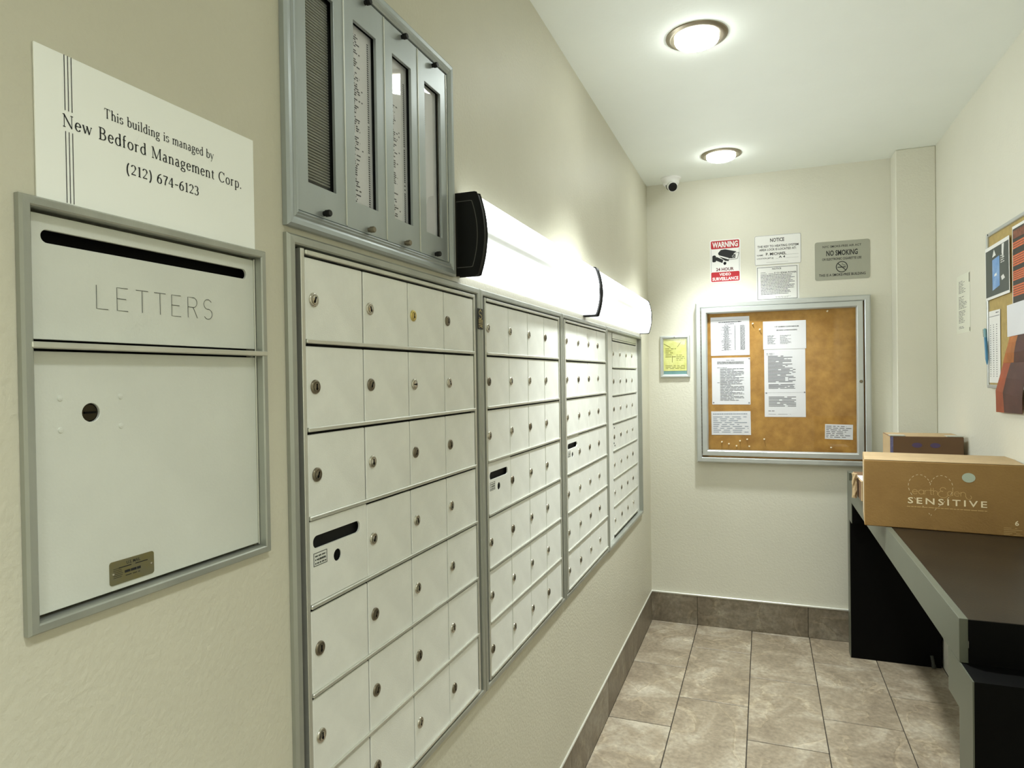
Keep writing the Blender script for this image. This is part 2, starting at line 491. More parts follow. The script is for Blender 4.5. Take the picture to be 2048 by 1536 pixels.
def slot_door(y0, z0, wd, ht, xf, parent):
    """outgoing mail compartment: slot, cylinder lock in a hole, small printed tag"""
    yc, zc = y0 + .0705, z0 - .0335
    out = [[(y0 + .001, z0 - ht), (y0 + wd - .001, z0 - ht), (y0 + wd - .001, z0), (y0 + .001, z0)],
           rrect(y0 + .0085, zc - .0098, y0 + wd - .021, zc + .0098, .0095, 6)[::-1], circ(yc - .001, z0 - .0665, .0098, 20)[::-1]]
    d = obj('door', plate(LW(xf - .0035), out, .0035), DOORM, parent, org=(xf, y0 + wd / 2, z0 - ht / 2), label='compartment door with an outgoing mail slot')
    link('lock', MLOCK, (xf - .0022, yc - .001, z0 - .0665), d)
    obj('slot_flap', rect_mb(LW(xf - .012), y0 + .006, zc - .012, y0 + wd - .018, zc + .012, 0, .001), mat_slot, d)
    fr = LW(xf)
    a0, a1, b0, b1 = y0 + .009, y0 + .0425, z0 - .0705, z0 - .050
    e = [[(a0, b0), (a1, b0), (a1, b1), (a0, b1)], [(a0 + .001, b0 + .001), (a1 - .001, b0 + .001), (a1 - .001, b1 - .001), (a0 + .001, b1 - .001)][::-1]]
    tagm = join((plate(fr, e, .0004), 0), (ruled(fr, a0 + .003, a1 - .003, b0 + .002, b1 - .002, 3, 5, .4, .0006, word=.006), 0),
                (text('U.S. MAIL', fr, a0 + .010, a1 - .003, b0 + .008, .004, .01, .0008), 0))
    obj('printed_tag', tagm, RULE, d)
    return d
mat_slot = mat('slot_flap_grey', '5a5c52', 0.5)

FPROF = [(0, -.010), (.0012, .0030), (.0035, .0050), (.0130, .0050), (.0165, .0005), (.0165, XL + .0004), (.0018, XL + .0004), (.0018, -.010)]
DM = door_mesh(CW - .0034, ROWH - .0088)

def bank(idx, label):
    y0 = UY[idx]; zb = Z0 - 7 * ROWH; il, ir = INS[idx]
    t = thing('mailbox_bank', (XL, y0 + 2 * CW, zb - .032), label, 'mailboxes', 'mailbox banks along the left wall')
    mitred('frame_member', F0, (y0 - il, zb - .0045, y0 + 4 * CW + ir, Z0 + .0095), FPROF, FRM, t)
    body = MB().box((-.0999, y0 - il + .0002, zb - .0042), (-.0085, y0 + 4 * CW + ir - .0002, Z0 + .0092))
    obj('cabinet_body', body, DARK, t)
    for a, b in ((y0 - max(il - .011, .004), y0 - .001), (y0 + 4 * CW + .001, y0 + 4 * CW + max(ir - .011, .005))):   # thin jamb trims beside the doors
        box('jamb_trim', (-.0084, a, zb - .003), (.0035, b, Z0 + .0075), RAILM, t, .0008)
    for r in range(8):
        z = Z0 - r * ROWH
        a = [y0 - .0005, y0 + 4 * CW + .0005]
        box('rail', (-.0084, a[0], z - .0002 if r else z - .0012), (.0062, a[1], z + .0062), RAILM, t, .0012)
    for r in range(7):
        for c in range(4):
            yc, zc = y0 + (c + .5) * CW, Z0 - (r + .5) * ROWH + .0022
            ztop = Z0 - r * ROWH - .0022
            if c == 0 and r == 3:
                slot_door(y0, ztop, CW, ROWH - .0088, .0022, t); continue
            d = link('door', DM, (.0022 + rnd.uniform(-.0003, .0003), yc, zc - .0024), t)
            k = rnd.choice(['nv', 'nt', 'ns', 'dv', 'dt', 'nv'])
            if idx == 0:
                k = {(0, 0): 'nt', (0, 1): 'ns', (0, 2): 'bv', (1, 2): 'nh', (0, 3): 'dv', (1, 0): 'dv', (1, 1): 'dt'}.get((r, c), k)
            dy = .0205 if idx == 0 else .012 if idx == 1 else .010
            l = link('lock', LOCKS[k], (.0022, y0 + c * CW + dy - (.004 if idx == 0 and c == 3 and r == 0 else 0) + rnd.uniform(-.001, .001), Z0 - r * ROWH - .067 + rnd.uniform(-.001, .001)), d)
            if k == 'bv': l['label'] = 'yellow brass lock'
    return t
bank(0, 'nearest grey metal mailbox bank, under the directory, with one brass lock')
bank(1, 'second mailbox bank from the camera, under the near end of the wall lamp')
bank(2, 'third mailbox bank from the camera, between the second and the far recessed one')

t = thing('mailbox_bank', (XL, U4Y + 2 * CW, .70), 'farthest mailbox bank, its doors set back in the frame, beside the corner', 'mailboxes', 'mailbox banks along the left wall')
mitred('frame_member', F0, (2.8946, .7305, 3.7450, 1.6990), [(0, -.024), (0, .0035), (.003, .005), (.013, .005), (.0165, .0005), (.0165, XL + .0004), (.0016, XL + .0004), (.0016, -.024)], FRM, t)
obj('cabinet_body', MB().box((-.0999, 2.8948, .7307), (-.0252, 3.7448, 1.6988)), DARK, t)
box('filler_strip', (-.025, 2.8952, .731), (-.0165, U4Y - .002, 1.6985), DOORM, t, .0008)
box('filler_strip', (-.025, U4Y + 4 * CW + .0015, .731), (-.0165, 3.7446, 1.6985), DOORM, t, .0008)
DM4 = door_mesh(CW - .0034, U4H - .0085)
for r in range(8):
    z = U4Z - r * U4H
    box('rail', (-.025, U4Y, z - .0002), (-.0115, U4Y + 4 * CW, z + .0062), RAILM, t, .001)
box('head_rail', (-.025, U4Y - .001, U4Z + .008), (-.0135, U4Y + 4 * CW, 1.6985), RAILM, t, .001)
for r in range(7):
    for c in range(4):
        d = link('door', DM4, (-.0152, U4Y + (c + .5) * CW, U4Z - (r + .5) * U4H - .0002), t)
        link('lock', LOCKS[rnd.choice(['nv', 'dv', 'nt'])], (-.0152, U4Y + c * CW + .018, U4Z - r * U4H - .062), d)
        if (r, c) == (3, 0):
            for a, b in ((.02, -.02), (.03, -.105), (.012, -.092)):
                obj('screw', MB().lathe((-.0152, U4Y + a, U4Z - 3 * U4H + b), (1, 0, 0), [(.004, 0), (.003, .002), (.0001, .0025)], 10), KEYB, d, smooth=True)

# black plaque between the first two banks
t = thing('plaque', (.006, 1.478, 1.6385), 'small black and gold plaque fixed between the first two mailbox banks', 'plaque')
fr = LW(.0063)
box('backing', (.0061, 1.4625, 1.6138), (.0072, 1.4925, 1.6642), BLK, t, .0004)
fr = LW(.0073)
g = MB()
def ribbon(mb, fr, pts, wf, h=0.0, mi=0, t=0.0):
    n = len(pts); L = []; R_ = []
    for i in range(n):
        a = pts[max(i - 1, 0)]; b = pts[min(i + 1, n - 1)]
        dx, dy = b[0] - a[0], b[1] - a[1]; l = math.hypot(dx, dy) or 1
        wd = (wf(dx / l, dy / l) if callable(wf) else wf) / 2
        L.append((pts[i][0] - dy / l * wd, pts[i][1] + dx / l * wd)); R_.append((pts[i][0] + dy / l * wd, pts[i][1] - dx / l * wd))
    mb.add([fr.p(u, v, h) for u, v in L] + [fr.p(u, v, h) for u, v in R_], [(i, n + i, n + i + 1, i + 1) for i in range(n - 1)], mi)
    return mb
def arc(cx, cy, rx, ry, a0, a1, n=14): return [(cx + rx * math.cos(math.radians(a0 + (a1 - a0) * i / n)), cy + ry * math.sin(math.radians(a0 + (a1 - a0) * i / n))) for i in range(n + 1)]
ribbon(g, fr, arc(1.477, 1.654, .008, .005, 20, 270) + arc(1.477, 1.644, .008, .005, 90, -160), .0022)
for i, z in enumerate((1.6355, 1.632, 1.6285)): poly(g, fr, [(1.465, z), (1.490, z), (1.490, z + .0018), (1.465, z + .0018)], 0, .0002)
ribbon(g, fr, [(1.466, 1.617), (1.466, 1.625), (1.489, 1.625)], .0018); ribbon(g, fr, [(1.472, 1.617), (1.472, 1.622), (1.489, 1.618)], .0018)
ribbon(g, fr, [(1.478, 1.622), (1.489, 1.622)], .0016)
poly(g, fr, circ(1.477, 1.661, .0022, 10), 0, .0003)
obj('gold_lettering', g, GOLD, t)

# ------------------------------------------------------------------ the directory board above the first bank
DY0, DY1, DZ0, DZ1 = .8145, 1.3225, 1.7515, 2.1660
t = thing('directory_board', (XL, 1.07, 1.724), 'tall aluminium resident directory with four glazed panels above the first mailbox bank', 'directory')
fr = LW(0)
mitred('frame_member', fr, (DY0, DZ0, DY1, DZ1), [(0, -.010), (.001, .0025), (.004, .0045), (.006, .0030), (.009, .0050), (.012, .0032), (.016, .0050), (.023, .0060), (.0275, .003), (.0275, XL + .0006), (.0013, XL + .0006), (.0013, -.010)], BLUEM, t)
box('cabinet_body', (-.0800, DY0 + .0002, DZ0 + .0002), (-.0240, DY1 - .0002, DZ1 - .0002), DARK, t)
PW = (DY1 - DY0) / 4
for k in range(4):
    a = DY0 + k * PW; b = a + PW; c = (a + b) / 2 - .0005
    o0, o1, v0, v1 = c - .0365, c + .0345, 1.8003, 2.1110
    pn = obj('panel', plate(LW(-.006), [[(a + .0008, DZ0 + .001), (b - .0008, DZ0 + .001), (b - .0008, DZ1 - .001), (a + .0008, DZ1 - .001)],
                                       [(o0, v0), (o1, v0), (o1, v1), (o0, v1)][::-1]], .006, bev=.0006), BLUEM, t, org=(0, c, 1.95))
    box('edge_bead', (-.0004, b - .0042, DZ0 + .002), (.0016, b - .0016, DZ1 - .002), RAILM, pn, .0005)
    tl = (0, 0, -.078, -.024)[k]                     # two of the panes sit a little askew and catch the lamp
    obj('glass', poly(MB(), Fr((-.0100, c - .001, 0), (math.sin(tl), math.cos(tl), 0), (0, 0, 1), (math.cos(tl), -math.sin(tl), 0)), [(-.0365, v0 - .004), (.0365, v0 - .004), (.0365, v1 + .004), (-.0365, v1 + .004)], 0, .0010), GLASS, pn)
    if k == 0:
        lb = MB().box((-.0215, o0 - .004, v0 + .006), (-.0180, o1 + .004, v1 + .003), 0)
        z = v0 + .012
        while z < v1 + .001:
            lb.box((-.0180, o0 - .004, z), (-.0150, o1 + .004, z + .0024), 1); z += .0047
        obj('letter_board', lb, [FELTD, FELT], pn, label='empty grey grooved letter board')
        box('shadow_box', (-.0235, o0 - .006, v0 - .006), (-.0220, o1 + .006, v1 + .006), DARK, pn)
    else:
        f2 = LW(-.0138)
        obj('name_sheet', rect_mb(f2, o0 - .004, v0 - .004, o1 + .004, v1 + .004, -.001, 0), PAPER, pn)
        if k < 3:
            def cols(r, i, o0=o0, o1=o1, k=k):
                L = [(o0 + .005, o0 + .017 + .022 * r.random())]
                if r.random() < .93: L.append((o1 - .010, o1 - .005))
                if r.random() < .04: L.append((c + .005, c + .009))
                return L
            mbx = ruled(f2, 0, 0, v0 + .006, v1 - (.010 if k == 1 else .030), 76 if k == 1 else 70, 11 + k, .6, .0003, word=.012, gap=.3, cols=cols)
        else:
            mbx = ruled(f2, o0 + .006, o0 + .026, v1 - .085, v1 - .036, 12, 14, .5, .0003, word=.006)
        obj('name_list', mbx, MIDINK, pn)
    for zz in (1.7600, 2.1585):
        kb = MB().lathe((0, c + .001, zz), (1, 0, 0), [(.0042, 0), (.0042, .003), (.0055, .004), (.0055, .011), (.0046, .0125), (.0001, .0125)], 14)
        obj('thumb_screw', kb, BLK if k in (0, 3) or zz > 2 else DULLN, pn, smooth=True)

# ------------------------------------------------------------------ the letter drop and the sign on top of it
t = thing('letter_drop', (XL, .58, 1.2565), 'wide grey metal letter drop with a long black slot, nearest on the left wall', 'letter drop')
HY0, HY1, HZ0, HZ1 = .4255, .7320, 1.2685, 1.6665  # letter drop numbers: image pixel measurements scaled about the camera onto these planes
mitred('frame_member', F0, (HY0, HZ0, HY1, HZ1), [(0, -.014), (0, .002), (.0015, .0035), (.0080, .0035), (.0100, .0005), (.0100, XL + .0005), (.0009, XL + .0005), (.0009, -.014)], FRM, t)
obj('cabinet_body', MB().box((-.10, HY0 + .0002, HZ0 + .0002), (-.0260, HY1 - .0002, HZ1 - .0002)), BLACK, t)
xp = -.010
sl = rrect(.4425, 1.6356, .7175, 1.6486, .0064, 6)
up_ = obj('slot_panel', plate(LW(xp - .004), [[(HY0 + .001, 1.5405), (HY1 - .0015, 1.5405), (HY1 - .0015, HZ1 - .003), (HY0 + .001, HZ1 - .003)], sl[::-1]], .004, bev=.0005), DOORM2, t)
# engraved capitals as thin double lines
GL = {'L': [[(0, 1), (0, 0), (.62, 0)]], 'E': [[(.62, 1), (0, 1), (0, 0), (.62, 0)], [(0, .52), (.52, .52)]], 'T': [[(-.02, 1), (.72, 1)], [(.35, 1), (.35, 0)]],
      'R': [[(0, 0), (0, 1), (.4, 1)] + arc(.4, .76, .24, .24, 90, -90, 8) + [(0, .52)], [(.36, .52), (.66, 0)]],
      'S': [arc(.34, .75, .30, .25, 30, 270, 10) + arc(.34, .26, .31, .26, 90, -150, 10)]}
en = MB(); x = .4996; f3 = LW(xp)
for i, ch in enumerate('LETTERS'):
    for st in GL[ch]:
        ps = [(x + a * .0215, 1.5758 + b * .0250) for a, b in st]
        ribbon(en, f3, [(a - .0007, b) for a, b in ps], .00075, .0002, 0)
        ribbon(en, f3, [(a + .0007, b - .0006) for a, b in ps], .00035, .0002, 1)
    x += .0238
obj('engraved_letters', en, [RULE, RAILM], up_)
box('middle_rail', (-.0095, HY0 - .003, 1.5312), (.0052, HY1 + .007, 1.5374), RAILM, t, .001)
dr = obj('door', plate(LW(xp - .004), [[(HY0 + .001, HZ0 + .0035), (HY1 - .0015, HZ0 + .0035), (HY1 - .0015, 1.529), (HY0 + .001, 1.529)], circ(.4905, 1.4662, .0098, 24)[::-1]], .004, bev=.0005), DOORM2, t)
box('side_bead', (-.0100, HY1 - .0022, HZ0 + .002), (-.0078, HY1 - .0006, HZ1 - .002), RAILM, t, .0004)
lk = MB().lathe((xp - .006, .4905, 1.4662), (1, 0, 0), [(.0092, 0), (.0088, .0005), (.0086, .0032), (.0001, .0040)], 20, 0)
lk.box((xp - .003, .4840, 1.4652), (xp - .0012, .4970, 1.4674), 1)
obj('lock', lk, [mat('dark_bronze', '3a3324', 0.3, metal=.8), KEYB], dr, smooth=True)
for a, b in ((.4568, 1.4822), (.5233, 1.4820), (.4568, 1.4503), (.5233, 1.4497)):
    obj('screw', MB().lathe((xp, a + .001, b), (1, 0, 0), [(.0030, 0), (.0026, .0010), (.0001, .0014)], 14), DOORM2, dr, smooth=True)
np_ = obj('name_plate', poly(MB(), LW(xp), rrect(0.5068, 1.2780, 0.5618, 1.3035, .003), 0, .0009), mat('brass_plate', '83806a', 0.3, metal=.6, var=.15, vscale=50, col2='8a8154'), dr)
f4 = LW(xp + .0009)
pr = join((text('U.S. MAIL', f4, 0.5268, 0.5438, 1.2975, .0034, .012, .0002), 0), (ruled(f4, 0.5173, 0.5533, 1.2945, 1.2965, 1, 3, 0.5073, .0002, word=.02, rag=0), 0),
          (ruled(f4, 0.5243, 0.5443, 1.2875, 1.2915, 1, 5, .7, .0002, word=.006, gap=.1, rag=0), 0), (ruled(f4, 0.5253, 0.5433, 1.2845, 1.2865, 1, 6, .4, .0002, word=.006), 0),
          (ruled(f4, 0.5108, 0.5223, 1.2850, 1.2965, 6, 8, .25, .0002, word=.02, rag=0.1), 0))
obj('plate_print', pr, INK, np_)
for a in (0.5108, 0.5581):
    obj('rivet', MB().lathe((xp + .0009, a, 1.2900), (1, 0, 0), [(.0016, 0), (.0013, .0008), (.0001, .0011)], 10), CHROME, np_, smooth=True)

t = thing('management_sign', (XL, .58, 1.677), 'pearl white sign with black serif lettering standing on the letter drop', 'sign')
SY0, SY1, SZ0, SZ1 = .4351, .7272, 1.6772, 1.8264  # sign extents and lettering positions rescaled about the camera when its plane moved
SX = -.0030
box('plate', (SX - .002, SY0, SZ0), (SX, SY1, SZ1), SIGNP, t, .0003)

# a small serif alphabet drawn as strokes, thick uprights and thin horizontals
TK, TN = .102, .044
def V(x, a, b): return ('k', [(x, a), (x, b)])
def B(x, y=.012, h=.085): return ('t', [(x - h, y), (x + h, y)])
def H(a, b, y): return ('t', [(a, y), (b, y)])
def C(*a): return ('c', arc(*a))
def P(*p): return ('c', list(p))
def FL(x, y): return ('t', [(x - .09, y - .035), (x, y - .005)])
G = {
 'T': (.64, [V(.31, 0, .68), H(.05, .57, .665), ('t', [(.055, .665), (.04, .55)]), ('t', [(.565, .665), (.58, .55)]), B(.31)]),
 'h': (.50, [V(.11, 0, .70), B(.11), FL(.10, .70), C(.25, .30, .14, .145, 165, 0, 10), V(.39, 0, .31), B(.39)]),
 'i': (.25, [V(.12, 0, .44), B(.12), FL(.11, .44), ('d', [(.12, .60)])]),
 's': (.38, [C(.19, .335, .125, .10, 25, 250, 10), C(.19, .125, .135, .115, 75, -150, 10), ('t', [(.31, .34), (.32, .43)]), ('t', [(.05, .02), (.06, .13)])]),
 'b': (.50, [V(.11, .02, .70), FL(.10, .70), C(.25, .22, .19, .22, 150, -160, 18)]),
 'u': (.52, [V(.11, .14, .44), FL(.10, .44), C(.25, .15, .14, .145, 180, 340, 10), V(.40, .02, .44), FL(.39, .44), ('t', [(.40, .02), (.48, .02)])]),
 'l': (.25, [V(.12, 0, .70), B(.12), FL(.11, .70)]),
 'd': (.51, [V(.40, .02, .70), FL(.39, .70), ('t', [(.40, .02), (.48, .02)]), C(.26, .22, .19, .22, 30, 340, 18)]),
 'n': (.52, [V(.11, 0, .44), B(.11), FL(.10, .44), C(.25, .30, .14, .145, 165, 0, 10), V(.39, 0, .31), B(.39)]),
 'g': (.48, [C(.21, .30, .145, .145, 0, 360, 18), C(.22, -.10, .18, .10, 0, 360, 18), P((.13, .17), (.09, .09), (.14, .03), (.30, .01), (.38, -.04)), ('t', [(.33, .40), (.46, .44)])]),
 'm': (.78, [V(.11, 0, .44), B(.11), FL(.10, .44), C(.25, .30, .135, .145, 165, 0, 10), V(.385, 0, .31), B(.385, h=.07), C(.52, .30, .135, .145, 165, 0, 10), V(.655, 0, .31), B(.655)]),
 'a': (.45, [V(.31, .06, .30), C(.20, .31, .11, .14, 0, 150, 8), C(.19, .12, .125, .125, 75, 330, 12), P((.19, .245), (.31, .27)), ('t', [(.31, .03), (.42, .03)])]),
 'e': (.44, [C(.22, .22, .165, .22, 5, 325, 20), H(.06, .385, .245)]),
 'y': (.48, [P((.07, .44), (.16, .22), (.25, .02)), ('t', [(.42, .44), (.25, .02), (.17, -.16), (.08, -.19)]), B(.07, .435, .06), B(.42, .435, .055)]),
 'N': (.74, [('t', [(.12, 0), (.12, .68)]), P((.10, .68), (.35, .34), (.61, 0)), ('t', [(.61, 0), (.61, .68)]), B(.12), B(.61, .668), ('t', [(.02, .668), (.14, .668)])]),
 'w': (.68, [P((.06, .44), (.20, .02)), ('t', [(.20, .02), (.34, .42)]), P((.33, .42), (.47, .02)), ('t', [(.47, .02), (.61, .44)]), B(.06, .435, .06), B(.32, .435, .06), B(.61, .435, .05)]),
 'B': (.62, [V(.15, 0, .68), H(.04, .30, .668), H(.04, .32, .012), H(.15, .32, .36), C(.29, .515, .17, .155, 90, -90, 12), C(.31, .185, .20, .175, 90, -90, 12)]),
 'f': (.32, [V(.13, 0, .56), B(.13), C(.23, .56, .10, .13, 180, 60, 8), H(.03, .27, .43)]),
 'o': (.50, [C(.25, .22, .185, .22, 0, 360, 24)]),
 'r': (.38, [V(.11, 0, .44), B(.11), FL(.10, .44), C(.24, .30, .13, .13, 160, 50, 8)]),
 'M': (.88, [('t', [(.12, 0), (.12, .68)]), P((.13, .68), (.27, .34), (.42, 0)), ('t', [(.42, 0), (.72, .68)]), V(.73, 0, .68), B(.12), B(.73), ('t', [(.03, .668), (.15, .668)]), ('t', [(.71, .668), (.82, .668)])]),
 't': (.33, [V(.15, .08, .56), C(.24, .09, .09, .085, 180, 300, 6), H(.04, .28, .43)]),
 'C': (.68, [C(.36, .34, .29, .34, 42, 318, 26), ('t', [(.60, .48), (.61, .68)])]),
 'p': (.50, [V(.11, -.20, .44), B(.11, -.19), FL(.10, .44), C(.25, .22, .19, .22, 150, -150, 18)]),
 '.': (.24, [('d', [(.12, .04)])]),
 '(': (.32, [C(.34, .27, .24, .48, 118, 242, 12)]), ')': (.32, [C(-.02, .27, .24, .48, 62, -62, 12)]),
 '2': (.46, [C(.22, .48, .15, .17, 165, -20, 12), ('t', [(.365, .42), (.24, .22), (.07, .04)]), ('K', [(.06, .035), (.39, .035)])]),
 '1': (.36, [V(.19, 0, .66), B(.19, .012, .1), ('t', [(.08, .58), (.19, .65)])]),
 '6': (.46, [C(.22, .20, .155, .20, 0, 360, 20), P((.36, .66), (.20, .58), (.10, .42), (.068, .22))]),
 '7': (.44, [('K', [(.05, .62), (.40, .62)]), P((.39, .62), (.24, .30), (.19, 0))]),
 '4': (.46, [V(.31, 0, .66), ('t', [(.30, .66), (.04, .20)]), H(.03, .42, .19), B(.31, .012, .08)]),
 '-': (.40, [('K', [(.06, .27), (.34, .27)])]),
 '3': (.44, [C(.19, .49, .14, .16, 150, -80, 12), C(.19, .18, .17, .175, 85, -150, 14)]),
 ' ': (.30, []), }
def serif(s, fr, u0, u1, v, cap, track=0.0, h=.0003):
    wtot = sum(G[c][0] + track for c in s) - track
    sx = (u1 - u0) / wtot; sy = cap / .68; mb = MB(); x = 0
    for c in s:
        for kind, pts in G[c][1]:
            if kind == 'd':
                poly(mb, fr, [(u0 + (x + a) * sx, v + b * sy) for a, b in circ(pts[0][0], pts[0][1], .052, 10)], 0, h); continue
            f = {'k': TK, 't': TN, 'K': .07}.get(kind) or (lambda dx, dy: TN + (TK - TN) * abs(dy) ** 1.6)
            tmp = MB(); ribbon(tmp, Fr((0, 0, 0), (1, 0, 0), (0, 1, 0), (0, 0, 1)), pts, f)
            mb.add([fr.p(u0 + (x + q.x) * sx, v + q.y * sy, h) for q in tmp.v], tmp.f)
        x += G[c][0] + track
    return mb
fs = LW(SX)
sg = join(serif('This building is managed by', fs, .5066, .6564, 1.7787, .0103, .04),
          serif('New Bedford Management Corp.', fs, .4614, .7041, 1.7541, .0128, .06),
          serif('(212) 674-6123', fs, .5311, .6318, 1.7270, .0113, .02))
obj('lettering', sg, INK, t)
ru = MB()
for a in (.4645, .4681, .4717):
    for z0, z1 in ((SZ0 + .001, 1.7500), (1.7708, SZ1)): ribbon(ru, fs, [(a, z0), (a, z1)], .0008, .0003)
obj('ruled_lines', ru, INK, t)

# ------------------------------------------------------------------ the wall lamps above the mailboxes
def dprof(g=0.0, n=14):
    """section of the lamp: flat back on the wall, bulging front, as (x, z)"""
    z0, z1 = 1.7320 - g, 1.9140 + g; pts = [(XL + .0006, z0), (.041 + g, z0 - 0)]
    for i in range(n + 1):
        t_ = -1 + 2 * i / n
        pts.append((.0455 + g + .0165 * (1 - t_ * t_), (z0 + z1) / 2 + (z1 - z0) / 2 * t_ * .985))
    pts += [(.041 + g, z1), (XL + .0006, z1)]
    return pts
def loft(prof, ya, yb, mi=0, mb=None):
    n = len(prof); mb = mb or MB()
    mb.add([(x, ya, z) for x, z in prof] + [(x, yb, z) for x, z in prof], [(i, (i + 1) % n, n + (i + 1) % n, n + i) for i in range(n)] + [tuple(range(n)), tuple(range(n, 2 * n))[::-1]], mi)
    return mb
for ya, yb, lab in ((1.372, 2.529, 'glowing white tubular wall lamp with a black end cap, beside the directory'),
                    (2.5305, 3.775, 'farther glowing white wall lamp, ending near the corner')):
    t = thing('wall_lamp', (XL, (ya + yb) / 2, 1.7320), lab, 'wall lamp', 'wall lamps above the mailboxes')
    d = obj('diffuser', loft(dprof(-.0015), ya + .018, yb - (.018 if ya < 2 else .004)), DIFF, t, smooth=True)
    far = .020 if ya < 2 else .005
    for i, (a, b) in enumerate(((ya, ya + .020), (yb - far, yb))):
        cp = obj('end_cap', loft(dprof(.0012 if far > .01 or i == 0 else 0), a, b), BLK, t, bevel=.0025, smooth=True)
        # raised rim line on the cap face
        rim = [(.004 + (x - .004) * .78, (z - 1.823) * .83 + 1.823) for x, z in dprof(0)]
        yy = a - .0004 if i == 0 else b + .0004
        mbr = MB(); n = len(rim)
        inn = [(.004 + (x - .004) * .97, (z - 1.823) * .985 + 1.823) for x, z in rim]
        mbr.add([(x, yy, z) for x, z in rim] + [(x, yy, z) for x, z in inn], [(k, (k + 1) % n, n + (k + 1) % n, n + k) for k in range(n)])
        if i == 0 and ya < 2: obj('rim_line', mbr, mat('rim_grey', '6c6c66', .4), cp)
    if ya > 2: t.children[-1]['label'] = 'end cap facing the corner'

# ------------------------------------------------------------------ ceiling downlights, plus two added fill lamps
spots = [(.448, 2.340), (.452, 3.645), (.95, .15), (.95, -.80)]  # last two are added out of view to brighten the near end
labs = ['nearer round ceiling downlight with a nickel trim ring', 'farther round ceiling downlight, near the security camera', 'added fill downlight out of view, opposite the letter drop by the right wall', 'added fill downlight out of view, at the entrance end of the room']
for (x, y), lb, pw in zip(spots, labs, BEAM):
    t = thing('downlight', (x, y, ZC), lb, 'ceiling light', 'round ceiling downlights')
    ring = [(.060, -.0), (.064, .010), (.074, .006), (.084, .009), (.092, .007), (.1015, .0035), (.1030, 0)]
    obj('trim_ring', MB().lathe((x, y, ZC), (0, 0, -1), ring[::-1], 40), BRONZE, t, smooth=True)
    dome = [(.073, .004), (.0735, .014), (.070, .021), (.060, .0262), (.040, .0300), (.020, .0316), (.0001, .0320)]
    obj('bulb', MB().lathe((x, y, ZC), (0, 0, -1), dome, 32), BULB, t, smooth=True)
    sd = bpy.data.lights.new('bulb_beam', 'SPOT'); sd.energy = pw; sd.spot_size = math.radians(92 if y > 1 else 118); sd.spot_blend = 1.0; sd.shadow_soft_size = .06; sd.color = (0.95, 1.0, 0.97)
    so = link('bulb_beam', sd, (x, y, ZC - .095), t)

# ------------------------------------------------------------------ security camera under the ceiling by the corner
t = thing('security_camera', (.1537, 3.955, ZC), 'small white security camera with a black lens on the ceiling near the corner', 'camera')
ax = Vector((.35, -1, -.55)).normalized()
obj('mount', MB().lathe((.1537, 3.965, ZC), (0, 0, -1), [(.058, 0), (.058, .006), (.052, .012), (.047, .018), (.046, .034), (.036, .044), (.0001, .046)], 28), WHITE, t, smooth=True)
c0 = Vector((.1537, 3.962, ZC - .040))
hs = obj('housing', MB().lathe(c0 - ax * .01, ax, [(.022, 0), (.0285, .008), (.0285, .062), (.0265, .066)], 28), WHITE, t, smooth=True)
obj('collar', MB().lathe(c0 - ax * .01, ax, [(.0289, .016), (.0312, .018), (.0312, .024), (.0289, .026)], 28), BLK, t, smooth=True)
obj('lens', MB().lathe(c0 - ax * .01, ax, [(.0250, .064), (.0250, .0665), (.014, .068), (.013, .0665), (.0001, .0668)], 24), BLK, t, smooth=True)

# ------------------------------------------------------------------ signs on the back wall
FB = BW(YB)
def card(name, u0, v0, u1, v1, m, label, cat, fr=FB, th=.0012, r=0, rot=0, group=None, h0=.0004):
    f = fr.rot((u0 + u1) / 2, (v0 + v1) / 2, rot); w_, h_ = (u1 - u0) / 2, (v1 - v0) / 2
    t = thing(name, f.p(0, -h_, h0), label, cat, group)
    pts = rrect(-w_, -h_, w_, h_, r) if r else [(-w_, -h_), (w_, -h_), (w_, h_), (-w_, h_)]
    obj('sheet', poly(MB(), f, pts, h0, h0 + th), m, t)
    return t, Fr(f.p(-w_, -h_, h0 + th), f.U, f.V, f.N)

# red and white surveillance warning
t, f = card('warning_sign', .3600, 2.0320, .5305, 2.2830, WHITE, 'red and white camera warning sign, leftmost on the back wall', 'sign', r=.010)
W_, H_ = .1705, .2510
obj('red_band', poly(MB(), f, rrect(.006, H_ - .053, W_ - .006, H_ - .006, .007), 0, .0003), RED, t)
obj('red_band', poly(MB(), f, rrect(.006, .006, W_ - .006, .062, .007), 0, .0003), RED, t)
obj('white_lettering', join(text('WARNING', f, .014, W_ - .014, H_ - .044, .032, .035, .0006), text('VIDEO', f, .052, W_ - .054, .040, .016, .03, .0006), text('SURVEILLANCE', f, .013, W_ - .013, .0135, .0185, .03, .0006)), WHITE, t)
obj('dark_red_lettering', text('24 HOUR', f, .034, W_ - .038, .069, .018, .03, .0004), mat('maroon_print', '5a1722', .5), t)
def cs(pts): return [(a * W_, b * H_) for a, b in pts]
ic = MB()
for pts in ([(.28, .70), (.36, .76), (.50, .77), (.88, .70), (.80, .67), (.70, .55), (.64, .555), (.30, .64), (.27, .67)],
            [(.08, .62), (.10, .64), (.17, .645), (.20, .62), (.20, .50), (.17, .485), (.10, .485), (.08, .50)], [(.20, .60), (.24, .60), (.44, .525), (.41, .455), (.20, .52)],
            [(.30, .61), (.62, .525), (.62, .49), (.50, .50)], circ(.49, .445, .035, 14, .05), [(.44, .45), (.54, .45), (.50, .405), (.47, .405)]):
    poly(ic, f, cs(pts), 0, .0004)
for a, b in zip([(.95, .675), (.90, .535), (.62, .52), (.66, .655)], [(.90, .535), (.62, .52), (.66, .655), (.95, .675)]): ribbon(ic, f, cs([a, b]), .0022, .0006)
